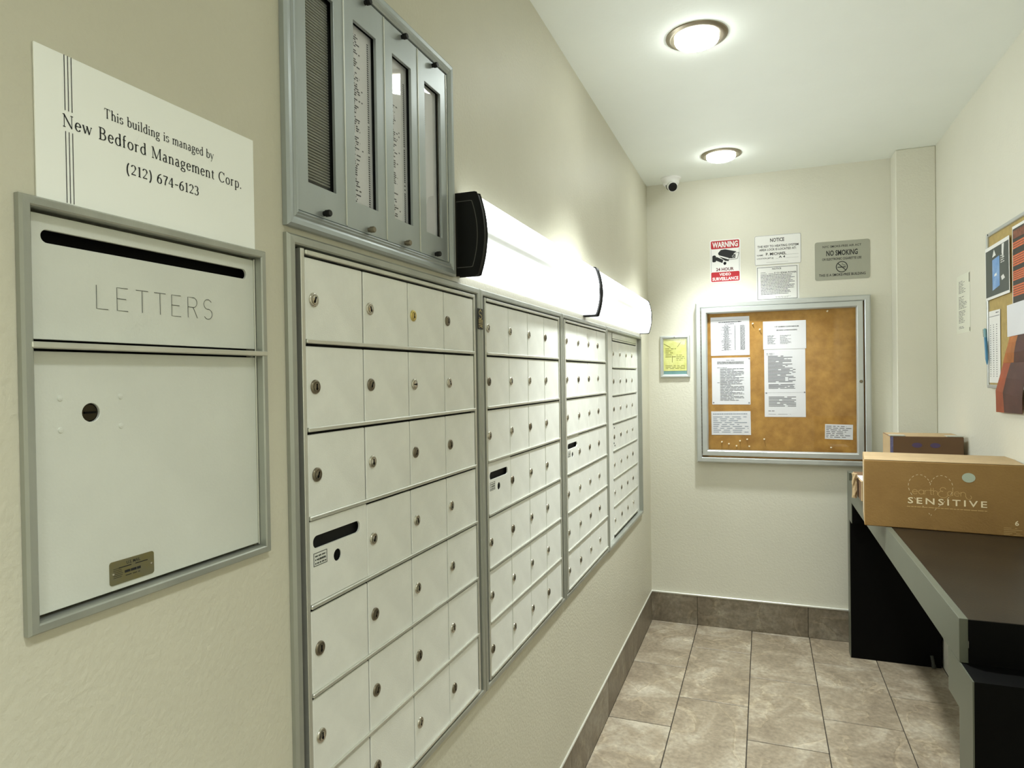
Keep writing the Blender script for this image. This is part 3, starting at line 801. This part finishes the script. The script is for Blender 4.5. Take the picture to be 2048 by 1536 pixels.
poly(ic, f, cs([(.70, .63), (.84, .64), (.83, .555), (.69, .55)]), 0, .0006)
for x in (.007, W_ - .007): ribbon(ic, f, [(x, .062), (x, H_ - .053)], .0012, .0004)
obj('camera_symbol', ic, INK, t)
obj('lens_ring', ribbon(MB(), f, cs(arc(.765, .593, .035, .022, 0, 360, 14)), .0016, .0008), WHITE, t)

# heating key notice
t, f = card('heating_key_notice', .6080, 2.1165, .8530, 2.2850, WHITE, 'white NOTICE sign about the heating key, above the framed typed notice', 'sign', r=.008)
obj('lettering', join(text('NOTICE', f, .083, .158, .130, .021, .02, .0004), text('THE KEY TO HEATING SYSTEM', f, .015, .232, .100, .0125, .02, .0004),
                      text('AREA LOCK IS LOCATED AT:', f, .025, .220, .081, .0125, .02, .0004), text('NAME', f, .012, .045, .053, .0085, .01, .0004),
                      text('P. MICHAEL', f, .060, .168, .054, .0155, .02, .0004), text('LOCATION (APT #)', f, .012, .100, .034, .0085, .012, .0004), text('A 4', f, .128, .162, .036, .0125, .02, .0004)), INK, t)
ln = MB()
for a, b, z in ((.168, .232, .053), (.112, .126, .034), (.165, .232, .034), (.062, .178, .014), (.010, .235, .002)): ribbon(ln, f, [(a, z), (b, z)], .0008, .0004)
obj('ruled_lines', ln, GREYINK, t)
ed = plate(f, [rrect(.0008, .0008, .2442, .1677, .008), rrect(.0022, .0022, .2428, .1663, .007)[::-1]], .0002)
obj('border', ed, GREYINK, t)

t, f = card('typed_notice', .6165, 1.9160, .8420, 2.1120, WHITE, 'white typed NOTICE with a black border, directly above the cork board case', 'sign', th=.001)
obj('border', plate(f, [[(.004, .003), (.2160, .003), (.2160, .188), (.004, .188)], [(.0065, .0055), (.2135, .0055), (.2135, .1855), (.0065, .1855)][::-1]], .0004), RULE, t)
obj('lettering', join(text('NOTICE', f, .084, .132, .1720, .0095, .02, .0004), text('E 121 EDNA POWER', f, .096, .212, .1475, .0095, .02, .0004),
                      ruled(f, .022, .050, .155, .161, 1, 2, .3, word=.02), ruled(f, .022, .092, .1465, .1535, 1, 5, .3, word=.03),
                      ruled(f, .022, .202, .030, .146, 14, 9, .38, word=.012, rag=.2, gap=.12), ruled(f, .100, .200, .010, .020, 2, 3, .3, word=.012)), MIDINK, t)

t, f = card('no_smoking_sign', .9235, 2.0080, 1.1975, 2.2220, GREYS, 'grey NO SMOKING sign, rightmost on the back wall', 'sign', r=.012)
nm = join(text('NYC SMOKE-FREE AIR ACT', f, .040, .232, .180, .012, .01, .0004), text('NO SMOKING', f, .058, .214, .135, .030, .022, .0004),
          text('OR ELECTRONIC CIGARETTE USE', f, .037, .232, .110, .013, .018, .0004), text('THIS IS A SMOKE-FREE BUILDING', f, .020, .252, .0215, .014, .018, .0004))
cxs, czs = .135, .0705
ribbon(nm, f, arc(cxs, czs, .0275, .0285, 0, 360, 32), .0042, .0004)
ribbon(nm, f, [(cxs - .020, czs + .020), (cxs + .020, czs - .020)], .0042, .0004)
ribbon(nm, f, [(cxs - .021, czs - .002), (cxs + .019, czs - .002)], .0046, .0006)
ribbon(nm, f, [(cxs + .019, czs + .002), (cxs + .017, czs + .010), (cxs + .009, czs + .010), (cxs + .004, czs + .016), (cxs + .001, czs + .020)], .0016, .0004)
ribbon(nm, f, [(cxs + .015, czs + .002), (cxs + .013, czs + .008), (cxs + .005, czs + .008), (cxs, czs + .014)], .0014, .0004)
obj('lettering', nm, INK, t)

# small framed yellow sheet
t = thing('picture_frame', (.152, YB, 1.479), 'small silver frame holding a yellow-green sheet, left of the cork board case', 'frame')
mitred('frame_member', FB, (.0845, 1.4990, .2195, 1.7105), [(0, .004), (.002, .010), (.010, .013), (.017, .013), (.0195, .008), (.0195, .0004), (0, .0004)], CASEM, t)
obj('sheet', rect_mb(FB, .083, 1.519, .221, 1.712, .0032, .0040), YELLOW, t)
obj('backing', rect_mb(FB, .083, 1.4975, .221, 1.712, .0005, .0030), TEAL, t)
fy = FB.off(.0041)
wr = join(ruled(fy, .095, .21, 1.53, 1.556, 3, 2, .3, word=.03), ruled(fy, .095, .16, 1.60, 1.66, 5, 4, .3, word=.03), ruled(fy, .16, .21, 1.58, 1.62, 4, 8, .3, word=.02))
ribbon(wr, fy, [(.086, 1.683), (.125, 1.660)], .003, .0004); ribbon(wr, fy, [(.190, 1.695), (.166, 1.662)], .003, .0004); ribbon(wr, fy, [(.135, 1.57), (.136, 1.61)], .003, .0004)
obj('print', wr, mat('olive_ink', '7d7c3c', .7), t)
obj('glass', rect_mb(FB, .083, 1.4975, .221, 1.712, .0052, .0064), GLASS, t)
obj('screw', MB().lathe((.150, YB - .013, 1.7215), (0, -1, 0), [(.003, 0), (.002, .0015), (.0001, .002)], 10), DULLN, t)

# ------------------------------------------------------------------ glazed cork board case on the back wall
t = thing('notice_board_case', (.73, YB, .985), 'glazed aluminium cork notice board case on the back wall', 'notice board')
O = (.3060, 1.0090, 1.1635, 1.8840)
mitred('case_member', FB, O, [(0, .0005), (0, .040), (.004, .0425), (.024, .0425), (.0300, .036), (.0300, .0005)], CASEM, t)
I = (.3425, 1.0530, 1.1215, 1.8480)
mitred('door_member', FB, I, [(0, .030), (.004, .0410), (.008, .0450), (.032, .0450), (.0345, .0420), (.0345, .026), (0, .026)], CASEM, t)
obj('cork_panel', rect_mb(FB, O[0] + .0005, O[1] + .0005, O[2] - .0005, O[3] - .0005, .0006, .012), CORK, t)
obj('glass', rect_mb(FB, I[0] - .004, I[1] - .004, I[2] + .004, I[3] + .004, .0275, .0297), GLASS, t)
obj('lock', MB().lathe((1.1435, YB - .045, 1.4445), (0, -1, 0), [(.0085, 0), (.0085, .004), (.0068, .006), (.0001, .006)], 18), DULLN, t, smooth=True)
hg = MB()
for i in range(40): hg.lathe((.3058, YB - .0425, 1.03 + i * .021), (0, 0, 1), [(.0013, 0), (.0013, .017)], 6)
h_ = obj('piano_hinge', hg, DULLN, t); h_['kind'] = 'stuff'

FC = FB.off(.012)
def sheet(u0, v0, u1, v1, label, rot=0, name='paper_sheet', th=.0008, h0=.0004, m=PAPER):
    return card(name, u0, v0, u1, v1, m, label, 'paper', fr=FC, th=th, rot=rot, group='papers pinned in the case', h0=h0)
t, f = sheet(.3602, 1.6035, .5750, 1.8285, 'typed name table, topmost paper in the left column of the case', .002)
def colsA(r, i):
    c = .088; hw = .012 + .02 * r.random() ** 2
    return [(.030, .0312), (c - hw, c + hw), (.133, .138)] + [(.164, .190)]
obj('print', join(ruled(f, 0, 0, .030, .176, 34, 3, .55, word=.012, gap=.15, cols=colsA), ruled(f, .045, .170, .190, .199, 1, 4, .6, word=.008, rag=0), ruled(f, .080, .130, .180, .188, 1, 4, .5, word=.008, rag=0),
                   ruled(f, .004, .210, .207, .2085, 1, 1, .6, word=.3, rag=0), ruled(f, .004, .210, .014, .0150, 1, 1, .5, word=.3, rag=0)), MIDINK, t)
t, f = sheet(.3640, 1.3170, .5765, 1.5905, 'densely typed page in the middle of the left column, tacks at its corners')
obj('print', join(ruled(f, .030, .178, .236, .252, 5, 5, .5, word=.02, rag=.05, gap=.1), ruled(f, .080, .130, .256, .261, 1, 5, .5), ruled(f, .046, .178, .022, .212, 26, 6, .42, word=.03, rag=.55, gap=.1),
                   ruled(f, .030, .085, .213, .218, 1, 2, .5, word=.01), ruled(f, .030, .085, .126, .131, 1, 2, .5, word=.01)), MIDINK, t)
t, f = sheet(.3585, 1.1395, .5765, 1.2775, 'short wide faded blue form, lowest paper in the left column', .012)
obj('print', join(ruled(f, .010, .200, .118, .126, 1, 5, .7, word=.008, rag=0), ruled(f, .010, .205, .012, .112, 9, 7, .38, word=.05, rag=.3, gap=.3)), mat('blue_grey_ink', '8d95a4', .7), t)
t, f = sheet(.6525, 1.2465, .8685, 1.6390, 'long two-page typed letter hanging in the middle of the case', 0)
obj('print', join(ruled(f, .020, .165, .196, .350, 20, 8, .62, word=.10, rag=.45, gap=.15), ruled(f, .012, .075, .352, .366, 2, 8, .4), ruled(f, .022, .166, .160, .188, 5, 9, .62, word=.1, rag=.1, gap=.1),
                   ruled(f, .022, .166, .058, .118, 7, 10, .55, word=.1, rag=.2, gap=.15), ruled(f, .020, .060, .030, .040, 1, 3, .4), ruled(f, .020, .165, .014, .019, 1, 3, .3, word=.05)), GREYINK, t)
ribbon(mbf := MB(), f, [(.001, .139), (.215, .139)], .0008, .0004)
obj('fold_line', mbf, GREYINK, t)
t, f = sheet(.6480, 1.6330, .8735, 1.7920, 'white card titled as board of managers, overlapping the long letter', 0, th=.0010, h0=.0016)
obj('lettering', join(text('1 ST QUEENS CONDOMINIUM', f, .062, .188, .124, .0065, .03, .0004), text('BOARD of MANAGERS', f, .072, .180, .104, .0065, .03, .0004)), MIDINK, t)
obj('print', join(ruled(f, .024, .070, .028, .080, 9, 9, .6, word=.008, rag=.6), ruled(f, .090, .148, .028, .080, 10, 10, .45, word=.008, rag=.6)), GREYINK, t)
t, f = sheet(.9650, 1.1245, 1.1045, 1.2070, 'small handwritten note card at the lower right of the case', -.02)
obj('handwriting', ruled(f, .006, .132, .008, .078, 7, 12, .3, word=.025, rag=.3, gap=.3), MIDINK, t)

def pin(fr, u, v, m, label, cat, group, r=.0045, l=.013):
    mb = MB().lathe(fr.p(u, v, 0), fr.N + fr.V * .25 + fr.U * .2, [(r * .3, 0), (r * .35, l * .2), (r, l * .3), (r * .55, l * .45), (r * .5, l * .8), (r * .85, l), (.0001, l)], 10)
    return tag(obj('push_pin', mb, m, None, smooth=True, org=fr.p(u, v, 0)), label, cat, group)
TACKM = mat('tack_grey', '85838a', .4)
PINM = mat('cream_plastic', 'efe3c4', .4)
PP = [((.9812, 1.834), 'cream push pin at the top right of the cork, near the frame'), ((.5919, 1.7813), 'cream push pin just right of the typed name table'),
      ((.6293, 1.7467), 'cream push pin just left of the white titled card'), ((.4148, 1.097), 'cream push pin leftmost of the loose row at the bottom'),
      ((.4538, 1.0861), 'cream push pin second from left in the bottom row, set lower'), ((.5151, 1.1049), 'cream push pin in the bottom row, middle of the upper three'),
      ((.5549, 1.1144), 'cream push pin highest in the bottom left cluster'), ((.4957, 1.0753), 'cream push pin in the bottom row, left of the two lowest'),
      ((.5654, 1.074), 'cream push pin in the bottom row, right of the two lowest'), ((.647, 1.117), 'cream push pin alone below the long typed letter'), ((.9935, 1.077), 'cream push pin alone below the small handwritten card')]
for (u, v), lb in PP: pin(FC, u, v, PINM, lb, 'push pin', 'cream push pins in the cork')
for u, v, lb in ((.372, 1.328, 'grey tack at the lower left corner of the densely typed page'), (.569, 1.327, 'grey tack at the lower right corner of the densely typed page'), (.5715, 1.583, 'grey tack at the upper right corner of the densely typed page'),
                 (.662, 1.383, 'grey tack at the left edge of the long letter'), (.863, 1.386, 'grey tack at the right edge of the long letter')):
    tag(obj('thumb_tack', MB().lathe(FC.p(u, v, .0010), FC.N, [(.0045, 0), (.0040, .0012), (.0001, .0018)], 12), TACKM, smooth=True, org=FC.p(u, v, .001)), lb, 'tack', 'grey tacks in the papers')

# ------------------------------------------------------------------ right wall: notice and open cork board
FR = RW(XR)
t, f = card('wall_notice', -3.560, 1.6620, -3.355, 1.9210, mat('off_white_paper', 'dedfd0', .6), 'pale paper note with thin writing, taped on the right wall', 'paper', fr=FR, th=.0008)
def colsW(r, i):
    if i % 21 in (9, 10, 20): return []
    return [(.035, .05 + .11 * (.25 + .75 * r.random()))]
obj('handwriting', ruled(f, 0, 0, .02, .235, 34, 3, .35, word=.03, cols=colsW), MIDINK, t)
obj('tape_piece', join(poly(MB(), f, [(.192, .215), (.204, .215), (.204, .255), (.192, .255)], 0, .0006), poly(MB(), f, [(.196, .004), (.204, .004), (.204, .02), (.196, .02)], 0, .0006)), mat('old_tape', '6f6d5c', .4), t)

t = thing('cork_board', (XR, 2.55, 1.4245), 'open cork notice board crowded with papers on the right wall', 'notice board')
mitred('frame_member', FR, (-3.056, 1.4400, -1.95, 2.0090), [(0, .006), (0, .016), (.002, .018), (.012, .018), (.014, .014), (.014, .0004), (0, .0004)], CASEM, t)
obj('cork_panel', rect_mb(FR, -3.058, 1.438, -1.948, 2.011, .0006, .011), CORK2, t)
obj('screw', MB().lathe(FR.p(-3.045, 2.016, .018), FR.N, [(.004, 0), (.003, .001), (.0001, .0015)], 10), KEYB, t)
FK = FR.off(.011)
def rp(name, u0, v0, u1, v1, m, label, h0, rot=0, th=.0010):
    return card(name, u0, v0, u1, v1, m, label, 'paper', fr=FK, th=th, rot=rot, group='papers on the open cork board', h0=h0)
PHG = mat('poster_dark_grey', '3c4544', .35, var=.12, vscale=12)
t, f = rp('product_photo', -3.074, 1.7660, -2.806, 1.9680, WHITE, 'dark photo print with a blue carton, upper left of the cork board', .0065, .018)
obj('photo', poly(MB(), f, [(.006, .010), (.262, .010), (.262, .188), (.006, .188)], 0, .0003), PHG, t)
obj('blue_carton_print', poly(MB(), f, [(.085, .030), (.165, .040), (.165, .150), (.085, .145)], 0, .0006), mat('blue_print', '4f86c8', .4, var=.2, vscale=20, col2='8fb2dc'), t)
obj('pale_print', join(poly(MB(), f, [(.085, .155), (.125, .158), (.105, .182)], 0, .0005), poly(MB(), f, [(.190, .055), (.222, .060), (.205, .075), (.180, .070)], 0, .0005), poly(MB(), f, [(.190, .155), (.205, .130), (.215, .186), (.192, .186)], 0, .0005),
                      ruled(f, .178, .218, .118, .150, 4, 3, .4, .0006, word=.02), poly(MB(), f, [(.105, .080), (.135, .082), (.130, .092), (.110, .088)], 0, .0008)), WHITE, t)
t, f = rp('takeout_poster', -2.795, 1.700, -2.470, 1.995, WHITE, 'orange and black striped poster, upper right on the cork board', .0010)
obj('black_ground', poly(MB(), f, [(.006, 0), (.320, 0), (.320, .285), (.006, .285)], 0, .0003), mat('poster_black', '262422', .4), t)
st = MB()
for a, b in ((.215, .240), (.155, .195), (.105, .140), (.050, .090)):
    n = 5 if b - a > .03 else 3
    for i in range(n):
        z0 = a + (b - a) * i / n
        poly(st, f, [(.008, z0), (.318, z0 + .004), (.318, z0 + .004 + (b - a) / n * .72), (.008, z0 + (b - a) / n * .72)], 0, .0006)
obj('orange_print', st, mat('orange_print', 'cf6a3e', .5, var=.15, vscale=60), t)
obj('brown_print', poly(MB(), f, [(.012, .250), (.318, .250), (.318, .278), (.012, .278)], 0, .0006), mat('brown_print', '7b4630', .5, var=.4, vscale=80), t)
t, f = rp('calendar', -3.052, 1.4470, -2.925, 1.7210, WHITE, 'narrow white calendar sheet with dotted columns, left edge of the cork board', .0020)
ct = ruled(f, 0, 0, .022, .225, 24, 3, .35, cols=lambda r, i: [(x, x + .010) for x in (.014, .050, .085)], word=.009)
obj('print', join(ct, ruled(f, .004, .122, .251, .254, 1, 2, .6, word=.3, rag=0), ruled(f, .08, .115, .262, .268, 1, 2, .5)), MIDINK, t)
t, f = rp('blank_sheet', -2.830, 1.6150, -2.560, 1.7270, PAPER, 'blank white sheet pinned over the posters at the lower middle of the cork board', .0075, .02)
MARO = mat('maroon_leaflet', '4a2c2b', .4, var=.35, vscale=9)
ORNG = mat('orange_leaflet', 'b06a33', .45, var=.3, vscale=14)
def leaflet(name, pts, m, label, h, edge=None):
    """a sheet that sags off the board: outline in (u, v), bulging by n"""
    t = thing(name, FK.p(pts[0][0], min(p[1] for p in pts), h), label, 'paper', 'papers on the open cork board')
    n = len(pts) // 2; L = pts[:n]; Rr = pts[n:][::-1]; mb = MB(); m2 = MB()
    for th in (0, 1):
        vs = []
        for i, (a, b) in enumerate(zip(L, Rr)):
            for k in range(7):
                q = k / 6; dn = h + .010 * math.sin(math.pi * i / (n - 1)) * (1 - abs(q - .3)) + .0008 * th
                vs.append(FK.p(a[0] + (b[0] - a[0]) * q, a[1] + (b[1] - a[1]) * q, dn))
        fs = [(i * 7 + k, i * 7 + k + 1, (i + 1) * 7 + k + 1, (i + 1) * 7 + k) for i in range(n - 1) for k in range(6)]
        if th: fsm = [1 if f_[0] % 7 >= 2 else 0 for f_ in fs]
        mb.v += vs if not mb.v else []
        if th == 0: mb = MB().add(vs, [f_[::-1] for f_ in fs])
        else:
            for f_, mi in zip(fs, fsm): mb.add([vs[j] for j in f_], [(0, 1, 2, 3)], mi)
    obj('sheet', mb, m, t, smooth=True)
    return t
leaflet('leaflet', [(-2.815, 1.625), (-2.820, 1.590), (-2.850, 1.555), (-2.900, 1.520), (-2.560, 1.521), (-2.560, 1.560), (-2.560, 1.600), (-2.560, 1.640)], [ORNG, MARO],
        'maroon and orange leaflet curling out below the blank sheet', .0020, 1)
leaflet('brown_leaflet', [(-2.885, 1.520), (-2.905, 1.470), (-2.950, 1.420), (-2.968, 1.338), (-2.700, 1.345), (-2.690, 1.400), (-2.670, 1.460), (-2.655, 1.522)], [mat('rust_leaflet', '9c4a2c', .45, var=.25, vscale=10), MARO],
        'long rust and maroon leaflet hanging below the cork board', .0045, 1)
t = thing('pen', FR.p(-3.055, 1.515, .0185), 'blue pen hanging beside the calendar at the left edge of the cork board', 'pen')
A, Bp = FR.p(-3.068, 1.652, .0235), FR.p(-3.043, 1.515, .0235)
d = (Bp - A)
obj('barrel', MB().lathe(A, d, [(.0040, 0), (.0048, .010), (.0048, .115), (.0030, .130), (.0010, .138)], 12), mat('blue_pen', '3f7fa5', .3), t, smooth=True)
obj('cap', MB().lathe(A - d.normalized() * .002, d, [(.0030, -.004), (.0052, 0), (.0054, .030), (.0049, .032)], 12), mat('teal_cap', '7da6ad', .3), t, smooth=True)
obj('clip', MB().tube([FR.p(-3.070, 1.655, .0295), FR.p(-3.064, 1.625, .0295)], .0012, 6), CHROME, t)

# ------------------------------------------------------------------ the counter along the right wall
DX, DY, DYB = 1.060, 1.767, 3.930
t = thing('counter', (1.27, 2.8, 0), 'dark counter with a grey front edge and black end panels along the right wall', 'counter')
obj('counter_top', MB().box((DX + .018, DY, .900), (XR - .0122, DYB, .9300)), COUNTER, t, bevel=.001)
box('front_edge', (DX, DY, .8290), (DX + .018, DYB, .9305), FASCIA, t, .001)
box('end_apron', (DX + .0182, DY - .003, .8290), (XR - .0122, DY - .0002, .9297), BLACK, t)
box('underside', (DX + .0182, DY + .001, .8800), (XR - .0122, DYB, .8998), BLACK, t)
box('wall_rail', (XR - .035, DY + .10, .7300), (XR - .0122, DYB - .10, .8795), BLACK, t)
for y0, y1, y2, y3 in ((1.665, 1.865, 1.665, 1.770), (3.755, DYB, 3.850, DYB)):
    e = box('end_panel', (DX + .003, y2, 0.0), (XR - .0122, y3, .7250), BLACK, t)
    box('edge_band', (DX, y2, 0.0), (DX + .003, y3, .7250), FASCIA, e)
    e = box('bracket_block', (DX + .003, y0, .7250), (XR - .0122, y1, .8290), BLACK, t)
    box('edge_band', (DX, y0, .7250), (DX + .003, y1, .8290), FASCIA, e)
box('end_block', (DX, 3.845, .9305), (DX + .030, DYB, .9700), FASCIA, t, .001)
obj('floor_peg', MB().lathe((1.425, 3.842, .062), (.12, -.25, -1), [(.008, 0), (.008, .040), (.010, .044), (.010, .058), (.0001, .058)], 12), mat('dark_rubber', '2c2e26', .6), t, smooth=True)

# ------------------------------------------------------------------ parcels on the counter
def carton(name, c, sx, sy, z0, z1, ang, mats, label, bevel=.003):
    """c = front left bottom corner, sx along the front, sy going back"""
    t = thing(name, (c[0], c[1], z0), label, 'box')
    U = Vector((math.cos(ang), math.sin(ang), 0)); V_ = Vector((-math.sin(ang), math.cos(ang), 0)); o = Vector((c[0], c[1], z0))
    h = z1 - z0
    f = Fr(o, U, (0, 0, 1), -V_)
    mb = MB()
    pts = [(0, 0), (sx, 0), (sx, sy), (0, sy)]
    P8 = [o + U * a + V_ * b for a, b in pts] + [o + U * a + V_ * b + Vector((0, 0, h)) for a, b in pts]
    mb.add(P8, [(0, 3, 2, 1), (3, 0, 4, 7), (2, 3, 7, 6), (1, 2, 6, 5)], 1)
    mb.add(P8, [(0, 1, 5, 4)], 0)
    mb.add(P8, [(4, 5, 6, 7)], 1)
    obj('carton_body', mb, mats, t, bevel=bevel)
    return t, f, U, V_
ZT = .9308
ang = math.atan2(2.683 - 2.733, 1.4600 - .9905)
t, f, U, V_ = carton('cardboard_box', (.9905, 2.7330), .478, .255, ZT, 1.1725, ang, [KRAFT, KRAFTL], 'large kraft carton printed with pale lettering and a heart, overhanging the counter edge')
Hh = 1.1725 - ZT
ff = f.off(.0003)
# two closed top flaps with a seam
for a, b in ((.001, .126), (.129, .254)):
    m3 = MB(); q = [Vector((.9905, 2.7330, 0)) + U * x + V_ * y_ for x, y_ in ((.001, a), (.477, a), (.477, b), (.001, b))]
    m3.add([Vector((p.x, p.y, 1.1725)) for p in q] + [Vector((p.x, p.y, 1.1755)) for p in q], [(4, 5, 6, 7), (0, 3, 2, 1), (0, 1, 5, 4), (1, 2, 6, 5), (2, 3, 7, 6), (3, 0, 4, 7)])
    obj('flap', m3, KRAFTL, t, bevel=.0008)
hm = MB()
CXh, CYh = .207, .135
def heart(s): return [(CXh + s * (16 * math.sin(a) ** 3) / 16, CYh + s * (13 * math.cos(a) - 5 * math.cos(2 * a) - 2 * math.cos(3 * a) - math.cos(4 * a)) / 13) for a in [math.pi * 2 * i / 72 for i in range(73)]]
hp = heart(.067)
for i in range(0, 72, 2):
    if hp[i][1] > .088 or i % 4 == 0: ribbon(hm, ff, [hp[i], hp[i + 1]], .0011)
obj('heart_outline', hm, PALEINK, t)
script = MB()
def sc(x0, pts): ribbon(script, ff, [(x0 + a * .0155, .1265 + b * .0155) for a, b in pts], .0015)
x = .1525
for ch in 'earth':
    if ch == 'e': sc(x, [(0, .5)] + [(1, .55)] + arc(.5, .5, .5, .5, 6, 320)); x += .0190
    if ch == 'a': sc(x, arc(.5, .5, .5, .5, 10, 370)); sc(x, [(1, 1), (1, 0)]); x += .0190
    if ch == 'r': sc(x, [(0, 0), (0, 1)]); sc(x, arc(.45, .55, .45, .45, 180, 60, 8)); x += .0125
    if ch == 't': sc(x, [(.35, 1.5), (.35, .1), (.6, 0)]); sc(x, [(-.1, 1), (.9, 1)]); x += .0130
    if ch == 'h': sc(x, [(0, 1.6), (0, 0)]); sc(x, arc(.4, .55, .4, .42, 180, 0, 8) + [(.8, 0)]); x += .0150
sc(x, arc(.9, 1.35, .55, .45, 10, 270) + arc(.9, .25, .95, .75, 90, 370)); x += .0270
for ch in 'den':
    if ch == 'd': sc(x, arc(.5, .5, .5, .5, 10, 370)); sc(x, [(1, 1.7), (1, 0)]); x += .0200
    if ch == 'e': sc(x, [(0, .5)] + [(1, .55)] + arc(.5, .5, .5, .5, 6, 320)); x += .0190
    if ch == 'n': sc(x, [(0, 1), (0, 0)]); sc(x, arc(.45, .55, .45, .42, 180, 0, 8) + [(.9, 0)] + arc(1.5, -.1, .5, .45, 180, 420, 10)); x += .0100
obj('script_lettering', script, mat('tan_print', 'bd9b62', .6), t)
obj('white_lettering', join(text('SENSITIVE', ff, .138, .372, .0925, .0225, .012, .0003, spacing=1.35), text('6', ff, .449, .460, .0385, .0165, .02, .0003)), PALEINK, t)
obj('small_print', join(ruled(ff, .135, .372, .078, .084, 1, 4, .5, .0002, word=.014, rag=0, gap=.15), ruled(ff, .418, .474, .003, .032, 5, 8, .3, .0002, word=.04, rag=.35)), mat('tan_print_2', 'b4935c', .6), t)
obj('round_sticker', poly(MB(), ff, circ(.320, .1930, .0165, 28, .0195), 0, .0004), mat('sticker_grey_green', 'a4ae9c', .5), t)
obj('edge_tape', poly(MB(), Fr(Vector((.9905, 2.733, ZT)) - U * .0006, -V_, (0, 0, 1), -U), [(-.05, .05), (-.004, .05), (-.004, .22), (-.05, .22)], 0, .0006), mat('clear_tape', 'e0d6c0', .25), t)

t, f, U2, V2 = carton('shipping_box', (1.1790, 3.3900), .283, .20, ZT, 1.2050, 0.0, [KRAFTD, KRAFTL], 'smaller brown box with purple smile-like marks, behind the large kraft carton')
f2 = f.off(.0003)
sm = MB()
for cx in (.105, .175): poly(sm, f2, circ(cx, .2350, .011, 16, .020), 0, .0004)
obj('purple_mark', sm, mat('purple_print', '57476b', .6), t)
obj('blue_tape', poly(MB(), f2, [(.0, .0), (.012, .0), (.012, .272), (.0, .272)], 0, .0005), mat('blue_tape', '6d6c92', .4, var=.3, vscale=90), t)
for a, b in ((.0, .06), (.22, .283)):
    m3 = MB().box((1.179 + a, 3.390, 1.2050), (1.179 + b, 3.44, 1.2085)); obj('tape_end', m3, mat('grey_tape', 'b6b7ad', .3), t)

t, f, U3, V3 = carton('small_parcel', (1.0410, 3.2300), .120, .30, ZT, 1.0200, 0.0, [KRAFTL, KRAFTD], 'small tan parcel peeking out left of the large carton, beside the counter edge')
box('label_patch', (1.045, 3.235, 1.0200), (1.150, 3.40, 1.0210), WHITE, t)
# a crumpled kraft paper roll standing at the counter's edge
mb = MB(); r_ = random.Random(4); n = 14; prof = []
for j in range(9):
    z = ZT + j * .0135
    for i in range(n):
        a = 2 * math.pi * i / n; rr = .010 + r_.uniform(-.002, .002)
        prof.append((1.0270 + rr * math.cos(a), 3.330 + 2.2 * rr * math.sin(a), z))
mb.add(prof, [(j * n + i, j * n + (i + 1) % n, (j + 1) * n + (i + 1) % n, (j + 1) * n + i) for j in range(8) for i in range(n)] + [tuple(range(n))[::-1], tuple(range(8 * n, 9 * n))])
obj('paper_roll', mb, KRAFTL, None, org=(1.027, 3.33, ZT)).update_tag()
tag(COL.objects['paper_roll'], 'crumpled roll of kraft paper standing at the counter edge left of the cartons', 'paper')
